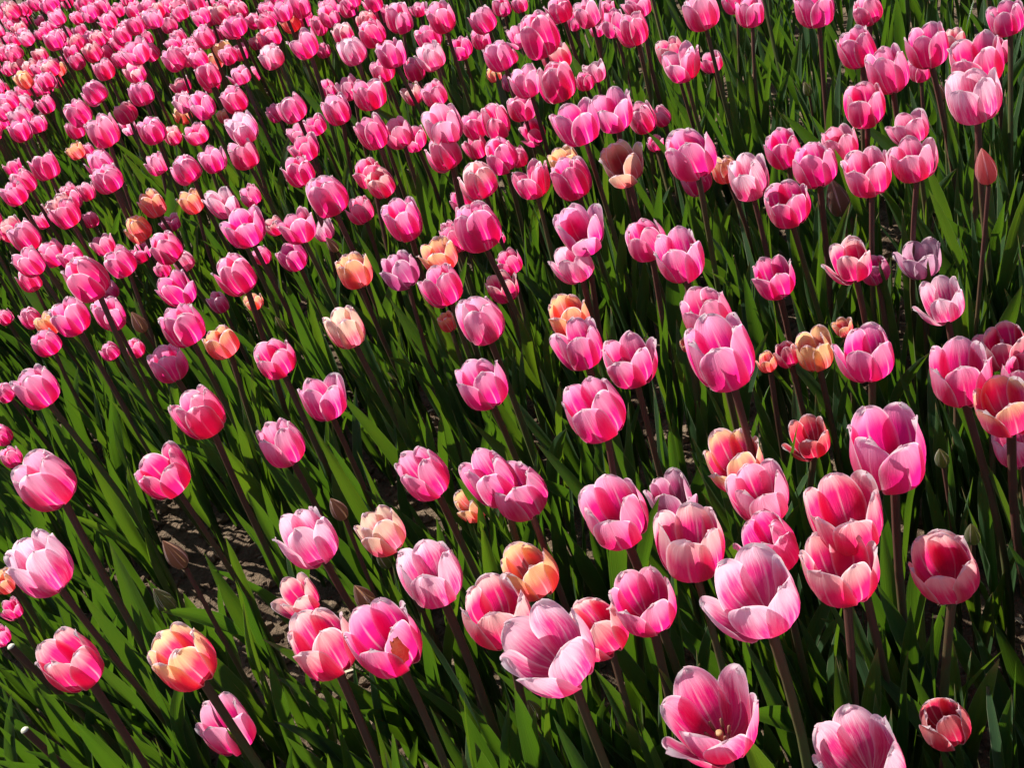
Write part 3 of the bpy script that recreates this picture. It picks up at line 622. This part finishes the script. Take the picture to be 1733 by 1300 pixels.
(-0.248,3.113,0.421,0.0595,'Y',0.30,'peach-rimmed pink tulip right of the creamy apricot tulip in the far rows'),
(-0.525,2.339,0.329,0.0475,'P',0.78,'pink tulip below and right of the lone apricot tulip on the left'),
(-0.979,4.357,0.513,0.0769,'P',0.45,'second nearest pink tulip directly above the coral tulip at far left'),
(-0.923,4.101,0.509,0.0728,'P',0.78,'second nearest pink tulip above and right of the coral tulip at far left'),
(-0.908,3.854,0.487,0.0690,'P',0.45,'nearest pink tulip above and right of the coral tulip at far left'),
(-0.979,3.591,0.461,0.0650,'A',0.50,'small coral tulip in the crowd at the upper left edge'),
(-0.373,3.183,0.416,0.0588,'A',0.50,'creamy apricot tulip standing among dark pink ones in the far upper left rows'),
(-0.497,3.071,0.402,0.0571,'Y',0.78,'peach-rimmed pink tulip below and left of the creamy apricot tulip in the far rows'),
(-0.492,2.962,0.388,0.0555,'L',0.30,'pale white-flamed tulip above and left of the white-flamed tulip upper left'),
(-0.248,3.276,0.426,0.0602,'P',0.45,'nearest pink tulip above and right of the creamy apricot tulip in the far rows'),
(-0.184,3.194,0.417,0.0590,'A',0.30,'apricot tulip above and right of the creamy apricot tulip in the far rows'),
(-0.078,3.193,0.417,0.0590,'P',0.45,'fourth nearest pink tulip above and right of the creamy apricot tulip in the far rows'),
(-0.028,3.143,0.411,0.0582,'P',0.12,'fourth nearest pink tulip above and left of the peach-rimmed tulip near the top'),
(0.003,3.003,0.393,0.0561,'Y',0.30,'nearest peach-rimmed pink tulip above and left of the peach-rimmed tulip near the top'),
(0.062,2.642,0.343,0.0508,'P',0.45,'nearest pink tulip directly above the peach-rimmed tulip near the top'),
(0.301,2.603,0.337,0.0502,'P',0.78,'second nearest pink tulip right of the lone round pink tulip near the top'),
(0.160,1.967,0.329,0.0399,'P',0.30,'nearest pink tulip left of the pale yellow tulip'),
(0.867,1.733,0.329,0.0361,'Y',0.45,'peach-rimmed pink tulip directly above the veined tulip at upper right'),
(-0.848,2.647,0.344,0.0508,'P',0.78,'second nearest pink tulip above and left of the dark-stemmed egg-shaped tulip on the left'),
(-0.347,2.307,0.329,0.0455,'P',0.30,'second nearest pink tulip directly below the white-flamed tulip upper left'),
(0.281,1.104,0.329,0.0259,'A',0.30,'apricot tulip right of the big pink tulip of the right-hand pair'),
(0.379,1.111,0.329,0.0260,'A',0.78,'apricot tulip above and right of the bright apricot tulip'),
(-0.228,0.969,0.336,0.0236,'B',0.45,'dusty brown bud above and left of the torn tulip'),
(-0.584,3.723,0.460,0.0649,'P',0.60,'fifth nearest pink tulip above and left of the creamy apricot tulip in the far rows'),
(-0.608,1.842,0.329,0.0366,'P',0.12,'pink tulip directly below the dark-stemmed egg-shaped tulip on the left'),
(-0.967,3.374,0.408,0.0578,'Y',0.45,'peach-rimmed pink tulip directly below the coral tulip at far left'),
(-0.749,3.938,0.467,0.0658,'P',0.60,'fourth nearest pink tulip above and right of the coral tulip at far left'),
(-0.653,3.783,0.452,0.0636,'P',0.45,'fifth nearest pink tulip left of the creamy apricot tulip in the far rows'),
(-0.449,3.720,0.445,0.0627,'P',0.30,'second nearest pink tulip above and left of the creamy apricot tulip in the far rows'),
(-0.415,3.228,0.391,0.0558,'A',0.45,'apricot tulip below and left of the creamy apricot tulip in the far rows'),
(-0.976,3.073,0.371,0.0536,'P',0.78,'pink tulip left of the small orange tulip upper left'),
(-0.799,3.019,0.364,0.0529,'A',0.60,'small deep orange tulip among pink ones near the upper left edge'),
(-0.760,2.769,0.329,0.0494,'P',0.45,'nearest pink tulip directly below the small orange tulip upper left'),
(0.232,2.713,0.329,0.0486,'P',0.30,'nearest pink tulip above and right of the lone round pink tulip near the top'),
(0.411,1.893,0.329,0.0362,'P',0.12,'pink tulip above and left of the tall egg-shaped tulip right of centre'),
(-0.052,1.488,0.329,0.0300,'A',0.45,'apricot tulip directly below the yellow-rimmed tulip'),
(-0.329,3.599,0.417,0.0590,'P',0.12,'second nearest pink tulip directly above the creamy apricot tulip in the far rows'),
(-1.102,4.114,0.452,0.0637,'P',0.12,'nearest pink tulip directly above the coral tulip at far left'),
(-0.872,3.958,0.438,0.0617,'Y',0.30,'nearest peach-rimmed pink tulip above and right of the coral tulip at far left'),
(-0.859,3.776,0.419,0.0593,'P',0.30,'second nearest pink tulip right of the coral tulip at far left'),
(-0.800,3.913,0.433,0.0611,'Y',0.45,'second nearest peach-rimmed pink tulip above and right of the coral tulip at far left'),
(-0.955,3.665,0.407,0.0578,'P',0.60,'nearest pink tulip right of the coral tulip at far left'),
(-0.843,4.228,0.463,0.0652,'P',0.30,'third nearest pink tulip above and right of the coral tulip at far left'),
(-0.557,3.772,0.419,0.0592,'P',0.12,'third nearest pink tulip above and left of the creamy apricot tulip in the far rows'),
(-0.524,3.898,0.432,0.0609,'P',0.12,'fourth nearest pink tulip above and left of the creamy apricot tulip in the far rows'),
(-0.492,3.520,0.392,0.0559,'P',0.45,'nearest pink tulip left of the creamy apricot tulip in the far rows'),
(-0.526,3.618,0.403,0.0572,'P',0.30,'second nearest pink tulip left of the creamy apricot tulip in the far rows'),
(-0.679,3.129,0.344,0.0508,'L',0.78,'pale white-flamed tulip above and right of the small orange tulip upper left'),
(-0.122,3.279,0.363,0.0528,'P',0.30,'second nearest pink tulip right of the creamy apricot tulip in the far rows'),
(0.047,3.190,0.352,0.0516,'P',0.45,'second nearest pink tulip directly above the peach-rimmed tulip near the top'),
(0.138,3.126,0.343,0.0508,'P',0.78,'second nearest pink tulip above and left of the lone round pink tulip near the top'),
(0.324,2.905,0.329,0.0478,'P',0.12,'third nearest pink tulip above and right of the lone round pink tulip near the top'),
(-0.279,2.785,0.329,0.0461,'P',0.12,'pink tulip above and right of the white-flamed tulip upper left'),
(0.351,2.194,0.329,0.0378,'P',0.30,'third nearest pink tulip directly above the pale yellow tulip'),
(0.567,1.099,0.464,0.0247,'K',0.00,'closed dusty pink bud on its own near the right edge'),
(-0.231,1.080,0.377,0.0211,'B',0.00,'small closed dusty brown bud above a white-streaked tulip'),
(-0.222,1.128,0.252,0.0204,'G',0.30,'green bud directly below the cream-hearted tulip'),
(-0.100,0.817,0.249,0.0160,'G',0.12,'green bud directly below the large white-feathered tulip'),
(-0.550,1.880,0.341,0.0295,'B',0.00,'dusty brown bud below and right of the dark-stemmed egg-shaped tulip on the left'),
(-0.846,2.505,0.243,0.0305,'G',0.78,'green bud left of the dark-stemmed egg-shaped tulip on the left'),
(0.386,0.911,0.268,0.0160,'G',0.30,'green bud right of the large round tulip on the right'),
(-0.329,1.840,0.258,0.0202,'G',0.78,'green bud left of the cream-coloured tulip'),
(-0.186,1.790,0.378,0.0219,'B',0.60,'dusty brown bud above and left of the round peach tulip'),
(0.362,0.813,0.252,0.0160,'G',0.78,'green bud above and right of the cream-rimmed open tulip'),
(0.759,1.577,0.329,0.0168,'B',0.60,'dusty brown bud left of the veined tulip at upper right'),
(-0.169,1.582,0.221,0.0160,'G',0.78,'green bud below and right of the cream-coloured tulip'),
(0.688,1.938,0.253,0.0172,'G',0.12,'green bud above and right of the tall egg-shaped tulip right of centre'),
]
FAR_TULIPS = [
(-0.349,1.817,0.329,0.0325,'A',0.45),
(-0.638,2.113,0.329,0.0367,'P',0.78),
(-0.302,2.102,0.329,0.0365,'Y',0.12),
(-1.000,3.911,0.416,0.0588,'P',0.30),
(-0.957,3.578,0.380,0.0546,'P',0.12),
(-1.220,4.836,0.480,0.0680,'Y',0.30),
(-0.703,4.195,0.426,0.0601,'P',0.45),
(-0.648,4.178,0.424,0.0599,'P',0.45),
(-0.423,3.820,0.388,0.0555,'Y',0.45),
(-0.636,3.719,0.377,0.0543,'P',0.12),
(-0.735,3.759,0.382,0.0548,'P',0.45),
(-0.794,3.874,0.394,0.0562,'P',0.30),
(-0.746,3.916,0.398,0.0567,'P',0.45),
(-0.858,3.350,0.334,0.0499,'P',0.78),
(-0.528,3.088,0.329,0.0465,'A',0.45),
(-0.548,2.938,0.329,0.0446,'Y',0.30),
(-0.251,3.692,0.374,0.0540,'P',0.12),
(0.228,2.362,0.329,0.0371,'P',0.45),
(-0.143,2.819,0.329,0.0430,'P',0.30),
(0.429,2.588,0.329,0.0400,'P',0.30),
(-0.559,1.814,0.329,0.0300,'P',0.30),
(-0.329,1.986,0.329,0.0322,'P',0.45),
(-0.698,1.293,0.329,0.0229,'A',0.12),
(-0.366,3.490,0.331,0.0496,'P',0.45),
(-0.310,3.694,0.355,0.0519,'P',0.60),
(0.371,1.802,0.329,0.0286,'P',0.45),
(-1.153,4.540,0.427,0.0603,'P',0.30),
(-1.075,3.822,0.356,0.0521,'L',0.45),
(-1.008,3.600,0.331,0.0496,'Y',0.45),
(-1.244,4.829,0.444,0.0625,'P',0.78),
(-1.068,4.255,0.393,0.0560,'Y',0.60),
(-1.189,4.274,0.395,0.0563,'P',0.60),
(-1.139,4.221,0.389,0.0557,'A',0.30),
(-0.988,4.048,0.372,0.0537,'A',0.78),
(-1.100,3.965,0.363,0.0528,'P',0.60),
(-0.862,4.542,0.419,0.0593,'P',0.60),
(-0.620,4.215,0.389,0.0556,'P',0.30),
(-0.416,3.989,0.366,0.0531,'P',0.12),
(0.213,2.453,0.329,0.0351,'A',0.78),
(0.363,2.871,0.329,0.0400,'P',0.30),
(-0.528,2.109,0.329,0.0310,'P',0.45),
(-0.865,2.191,0.329,0.0320,'P',0.45),
(-0.002,1.793,0.329,0.0272,'P',0.45),
(-1.186,5.064,0.443,0.0623,'P',0.30),
(-1.003,4.459,0.391,0.0558,'P',0.30),
(-0.725,2.557,0.329,0.0347,'P',0.30),
(-1.282,4.794,0.399,0.0568,'P',0.45),
(-0.856,4.318,0.354,0.0519,'P',0.30),
(-1.181,3.929,0.329,0.0479,'P',0.12),
(-0.823,4.594,0.381,0.0547,'P',0.30),
(-0.446,3.818,0.329,0.0467,'P',0.30),
(-0.580,2.804,0.329,0.0357,'A',0.12),
(-0.797,3.111,0.329,0.0390,'P',0.30),
(-0.472,4.240,0.346,0.0511,'P',0.30),
(-0.133,3.163,0.329,0.0396,'P',0.60),
(0.452,2.466,0.329,0.0320,'P',0.78),
(0.510,2.585,0.329,0.0333,'P',0.78),
(0.264,2.516,0.329,0.0326,'P',0.30),
(0.217,1.200,0.329,0.0183,'A',0.45),
(-1.276,5.230,0.412,0.0583,'P',0.78),
(-1.162,4.803,0.376,0.0542,'P',0.45),
(-1.042,4.368,0.335,0.0499,'P',0.60),
(-0.329,3.200,0.329,0.0380,'P',0.60),
(-0.986,4.887,0.383,0.0550,'P',0.30),
(-0.320,3.529,0.329,0.0392,'Y',0.12),
(-0.412,2.929,0.329,0.0333,'A',0.78),
(-0.381,4.182,0.329,0.0455,'P',0.45),
(-0.804,4.819,0.351,0.0516,'P',0.30),
(0.067,1.684,0.329,0.0212,'P',0.30),
(-1.310,5.291,0.365,0.0530,'P',0.30),
(-1.237,5.202,0.358,0.0522,'P',0.30),
(-1.016,4.080,0.329,0.0421,'P',0.12),
(-1.120,5.314,0.367,0.0532,'P',0.60),
(-1.398,5.107,0.329,0.0485,'Y',0.45),
(-1.246,4.301,0.329,0.0415,'Y',0.45),
(-1.515,5.805,0.329,0.0477,'P',0.45),
(-1.567,6.117,0.336,0.0500,'P',0.30),
]
def kind_slot(o, mat):
    o.material_slots[0].link = 'OBJECT'; o.material_slots[0].material = mat
def cup_frame(rng, pos, w, bud=False):
    lean = Vector((rng.gauss(-0.09, 0.07), rng.gauss(0.0, 0.07), 1.0)).normalized()
    foot = Vector(pos) - lean * (w * (1.05 if bud else 0.54))
    ax = Vector((rng.gauss(0.06, 0.05), rng.gauss(0.0, 0.05), 1.0)).normalized()
    base = foot - ax * (foot.z / ax.z)
    base.z = ground_height(base.x, base.y) - 0.004
    return lean, foot, base
GROUP = 'tulips growing in the flower bed'
LEAF_SPOTS = []
def cup_fit(shapes, quat, w, zs, pos):
    """Scale that gives the cup the width w seen from the path, and the offset of its middle from its foot."""
    R = np.array(quat.to_matrix()); P_ = np.concatenate([CO[me.name] for me in shapes]) * np.array([1, 1, zs]); P_ = P_ @ R.T
    v = Vector(pos) - cam.location; fz = P_ @ np.array(F_)
    a, b = P_ @ np.array(cr) - v.dot(cr) / v.dot(F_) * fz, P_ @ np.array(cu) - v.dot(cu) / v.dot(F_) * fz
    k = w / (a.max() - a.min())
    c = np.array(cr) * (a.max() + a.min()) / 2 + np.array(cu) * (b.max() + b.min()) / 2
    return k, Vector(c * k)
CO = {}
for grp in list(FLOWERS.values()) + [BUDS]:
    for fl_ in grp:
        for me in fl_: CO[me.name] = np.array([v.co for v in me.vertices])
def build_tulip(i, rec):
    x, y, z, w, kind, op, label = rec
    rng = random.Random(1000 + i)
    bud = kind in 'BGK'
    # flower
    if bud: shapes = rng.choice(BUDS)
    else:
        k = min(range(len(OPS)), key=lambda j: abs(OPS[j] - op)); shapes = rng.choice(FLOWERS[k])
    lean = Vector((rng.gauss(-0.09, 0.07), rng.gauss(0.0, 0.07), 1.0)).normalized()
    spin = rng.uniform(0, 2 * pi) if rng.random() < 0.45 else pi + rng.uniform(-0.5, 0.5)
    fq = lean.to_track_quat('Z', 'X') @ Quaternion((0, 0, 1), spin)
    zs = rng.uniform(0.90, 1.10)
    wid, mid = cup_fit(shapes, fq, w, zs, (x, y, z))
    foot = Vector((x, y, z)) - mid
    ax = Vector((rng.gauss(0.06, 0.05), rng.gauss(0.0, 0.05), 1.0)).normalized()
    base = foot - ax * (foot.z / ax.z); base.z = ground_height(base.x, base.y) - 0.004
    root = bpy.data.objects.new('tulip_bud' if bud else 'tulip', None); COL.objects.link(root); root.empty_display_size = 0.02
    root.location = base
    root['label'] = label; root['category'] = 'tulip bud' if bud else 'tulip'; root['group'] = 'closed tulip buds in the flower bed' if bud else GROUP
    up = foot - base; h = up.length
    q = up.to_track_quat('Z', 'X')
    st = bpy.data.objects.new('stem', rng.choice(STEMS)); COL.objects.link(st); st.parent = root
    st.rotation_mode = 'QUATERNION'; st.rotation_quaternion = q @ Quaternion((0, 0, 1), rng.uniform(0, 6.28))
    thick = (0.8 if bud else 1.0) * (0.75 + 0.25 * min(1.3, w / 0.062)) * rng.uniform(0.85, 1.1)
    st.scale = (thick, thick, h)
    mat = PETAL[kind]
    pale = min(1.0, max(0.0, rng.gauss(0.22, 0.14))); strk = rng.random() ** 2.5 * 0.5; hue = rng.uniform(0.25, 0.75)
    if kind in 'LC': strk = 0.45 + 0.4 * rng.random(); pale = 0.22
    for me in shapes:
        p = bpy.data.objects.new('petal', me); COL.objects.link(p); p.parent = root
        p.location = foot - base; p.rotation_mode = 'QUATERNION'; p.rotation_quaternion = fq; p.scale = (wid, wid, wid * zs)
        kind_slot(p, mat); p.color = (min(1, max(0, pale + rng.uniform(-.08, .08))), strk, hue, 1.0)
    if op >= 0.9 and not bud:
        p = bpy.data.objects.new('pistil', PISTIL); COL.objects.link(p); p.parent = root; p.location = foot - base
        p.rotation_mode = 'QUATERNION'; p.rotation_quaternion = fq; p.scale = (0.5 * w, 0.5 * w, 0.5 * w)
        for j in range(6):
            s_ = bpy.data.objects.new('stamen', STAMEN); COL.objects.link(s_); s_.parent = root
            qq = fq @ Quaternion((0, 0, 1), j * pi / 3 + 0.3) @ Quaternion((0, 1, 0), 0.28)
            s_.location = foot - base + qq @ Vector((0.05 * w, 0, 0.02 * w)); s_.rotation_mode = 'QUATERNION'; s_.rotation_quaternion = qq; s_.scale = (0.75 * w, 0.75 * w, 0.75 * w)
    if 'torn' in label and 'patch' in label:
        best = max((p for p in root.children if p.name.startswith('petal')), key=lambda p: (fq @ Vector(np.mean([v.co for v in p.data.vertices], axis=0))).normalized().dot(Vector((0.62, -0.78, 0.0))))
        co = np.array([v.co for v in best.data.vertices]).reshape(15, 13, 3)[5:12, 1:8]
        nrm = np.cross(np.gradient(co, axis=1), np.gradient(co, axis=0)); nrm /= np.linalg.norm(nrm, axis=-1, keepdims=True) + 1e-9
        if (nrm[..., :2] * co[..., :2]).sum() < 0: nrm = -nrm
        gr = random.Random(3); off = np.array([[gr.uniform(0.010, 0.032) for _ in range(7)] for _ in range(7)])
        c0 = co[3, 3].copy(); co = c0 + (co - c0) * np.array([0.75, 0.75, 1.0]); rad_ = np.array([[0.55 + 0.45 * gr.random() if (a in (0, 6) or b in (0, 6)) else 1.0 for b in range(7)] for a in range(7)])
        pp = c0 + (co - c0) * rad_[..., None] + nrm * off[..., None]
        wp = bpy.data.objects.new('withered_patch', grid_mesh('withered_patch', pp, np.zeros((7, 7, 2)), M_TORN)); COL.objects.link(wp); wp.parent = root
        wp.location = foot - base; wp.rotation_mode = 'QUATERNION'; wp.rotation_quaternion = fq; wp.scale = (wid, wid, wid * zs); wp['label'] = 'withered brown patch'
    add_leaves(root, rng, h, q, base)
def add_leaves(root, rng, h, q, base):
    a = rng.uniform(0, 6.28)
    for j in range(rng.choice([4, 4, 5])):
        me = rng.choice(LEAVES)
        L = (0.33 - 0.035 * j) * rng.uniform(0.8, 1.12) * min(1.1, max(0.75, h / 0.40))
        lf = bpy.data.objects.new('leaf', me); COL.objects.link(lf); lf.parent = root
        lf.location = q @ Vector((0, 0, 0.004 + (0.03 * j if j < 3 else 0.11) * rng.uniform(0.6, 1.3)))
        lf.rotation_mode = 'QUATERNION'; lf.rotation_quaternion = q @ Quaternion((0, 0, 1), a); lf.scale = (L, L, L)
        a += 2.4 + rng.uniform(-0.5, 0.5)
for i, rec in enumerate(TULIPS): build_tulip(i, rec)

# ------------------------------------------------------------------ stems left standing where a bloom was cut
CUT = grid_mesh('cut_face', *lathe([(0.0, 0.0012), (0.0036, 0.001), (0.0046, -0.0006)], 9), M_CUT)
for (cx_, cy_, hh), lab in (((-0.635, 1.120, 0.335), 'cut-off dark stem with pale top, upper one at the lower left edge'), ((-0.612, 0.997, 0.315), 'cut-off dark stem with pale top, nearer the bottom left corner')):
    root = bpy.data.objects.new('cut_stem', None); COL.objects.link(root); root.location = (cx_, cy_, ground_height(cx_, cy_))
    root['label'] = lab; root['category'] = 'cut stem'; root['group'] = 'cut-off tulip stems'
    st = bpy.data.objects.new('stem', STEMS[2]); COL.objects.link(st); st.parent = root; st.scale = (1, 1, hh); st.rotation_euler = (0, -0.05, 0)
    cf = bpy.data.objects.new('cut_face', CUT); COL.objects.link(cf); cf.parent = root; cf.location = (-0.05 * hh, 0, hh)

# ------------------------------------------------------------------ the rest of the bed: joined meshes
rgf = random.Random(77)
def xform(pts, q, loc, sc):
    R = np.array(q.to_matrix()); return (pts * np.asarray(sc)) @ R.T + np.asarray(loc)
class Joined:
    def __init__(s): s.V, s.F, s.UV, s.MI, s.n = [], [], [], [], 0
    def add(s, pts, uv, mi=0):
        n, mm = pts.shape[:2]; idx = np.arange(n * mm).reshape(n, mm) + s.n
        s.F.append(np.stack([idx[:-1, :-1], idx[:-1, 1:], idx[1:, 1:], idx[1:, :-1]], -1).reshape(-1, 4)); s.MI.append(np.full((n - 1) * (mm - 1), mi))
        s.V.append(pts.reshape(-1, 3)); s.UV.append(uv.reshape(-1, 2)); s.n += n * mm
    def build(s, name, mats, kind='stuff'):
        return link(name, raw_mesh(name, np.concatenate(s.V), np.concatenate(s.F), np.concatenate(s.UV), mats, np.concatenate(s.MI)), None, kind)
# far and out-of-frame blooms
def seen(x, y, z=0.44, margin=0.10):
    v = Vector((x, y, z - CAM_Z)); d = v.dot(F_)
    if d < 0.2: return True
    a, c = v.dot(cr) / d, v.dot(cu) / d
    return abs(a) < 0.4354 + margin * 0.3 and abs(c) < 0.3266 + margin * 0.3
far_leaf = [leaf_points(rgf, 7, 3) for _ in range(8)]
J = Joined(); kinds = ['P', 'Y', 'A', 'L']
far_flowers = [flower_sheets(rgf, op, 8, 7) for op in (0.2, 0.35, 0.35, 0.5, 0.55)]
spots = [(rec, True) for rec in FAR_TULIPS]
def occupied(x, y):
    return any(abs(x - r[0]) < 0.035 and abs(y - r[1]) < 0.035 for r in TULIPS + FAR_TULIPS)
for k in range(2600):
    y = -0.2 + rgf.random() * 5.2; x = rgf.uniform(-3.4, 3.0)
    if seen(x, y) or y < 0.3 and abs(x) < 0.4 or occupied(x, y): continue
    if rgf.random() > 0.42: continue
    spots.append(((x, y, rgf.gauss(0.44, 0.03), rgf.uniform(0.052, 0.066), rgf.choice('PPPPPPPYLA'), 0.4), True))
for k in range(1700):
    y = rgf.uniform(2.3, 6.2); x = rgf.uniform(-0.62 * y, 0.02 * y)
    if x > -0.30 * y and y < 3.0 or occupied(x, y) or any(abs(x - r[0][0]) < 0.05 and abs(y - r[0][1]) < 0.05 for r in spots): continue
    if noise.noise(Vector((x * 2.1, y * 1.6, 9.0))) < -0.22: continue
    spots.append(((x, y, rgf.gauss(0.43, 0.03), rgf.uniform(0.046, 0.058), rgf.choice('PPPPPPPPYYL'), 0.4), True))
for (x, y, z, w, kind, op), bloom in spots:
    rng = rgf
    lean, foot, base = cup_frame(rng, (x, y, z), w)
    up = foot - base; h = up.length; q = up.to_track_quat('Z', 'X')
    t, a, cx, rad = stem_points(rng, 4, 6)
    p = np.stack(np.broadcast_arrays(rad[:, None] * np.cos(a), rad[:, None] * np.sin(a), t[:, None]), -1)
    J.add(xform(p, q, base, (1, 1, h)), np.stack(np.broadcast_arrays(a[None, :] / 6.28, t[:, None]), -1), 5)
    fq = lean.to_track_quat('Z', 'X') @ Quaternion((0, 0, 1), rng.uniform(0, 6.28))
    for p, uv in rng.choice(far_flowers): J.add(xform(p, fq, foot, (w, w, w)), uv, kinds.index(kind) if kind in kinds else 0)
    for j in range(3):
        p, uv = rng.choice(far_leaf); L = rng.uniform(0.2, 0.32)
        J.add(xform(p, q @ Quaternion((0, 0, 1), rng.uniform(0, 6.28)), base + Vector((0, 0, 0.03 * j)), (L, L, L)), uv, 4)
far_o = J.build('distant_tulips', [PETAL[k] for k in kinds] + [M_LEAF, M_STEM])
far_o.color = (0.22, 0.2, 0.5, 1)
# leaves of plants that carry no bloom; the soil between the rows stays bare here and there
BARE = [(-0.647,1.754,0.063), (-0.576,1.549,0.105), (-0.515,1.362,0.105), (-0.365,1.143,0.105), (-0.212,1.802,0.095), (-0.209,1.511,0.084), (-0.014,1.015,0.105), (0.005,0.928,0.095), (0.358,0.917,0.105), (0.356,0.813,0.105), (0.225,1.419,0.105), (0.215,1.532,0.084), (-0.035,1.313,0.074), (-0.053,1.015,0.074), (-0.389,1.269,0.084), (0.508,1.847,0.105), (0.663,1.584,0.105), (0.415,1.286,0.084), (-0.463,1.249,0.063), (-0.739,1.924,0.063)
]
J = Joined()
for k in range(4600):
    y = 0.45 + rgf.random() ** 1.15 * 6.0; x = rgf.uniform(-0.62 * y - 0.1, 0.5 * y + 0.35)
    if y > 2.4 and x > 0.25 * y + 0.5: continue
    if any((x - bx) ** 2 + (y - by) ** 2 < br * br for bx, by, br in BARE): continue
    base = Vector((x, y, ground_height(x, y) - 0.003)); a = rgf.uniform(0, 6.28)
    for j in range(rgf.choice([1, 2, 2, 3])):
        p, uv = rgf.choice(LEAF_PTS if y < 2.2 else far_leaf); L = rgf.uniform(0.18, 0.33)
        q = Quaternion((rgf.gauss(0, .07), rgf.gauss(0, .07), 0)) if False else Vector((rgf.gauss(.04, .08), rgf.gauss(0, .08), 1)).to_track_quat('Z', 'X')
        J.add(xform(p, q @ Quaternion((0, 0, 1), a), base, (L, L, L)), uv); a += 2.3
J.build('tulip_leaves', [M_LEAF])
print('triangles', sum(len(o.data.polygons) for o in scene.objects if o.type == 'MESH') * 2)
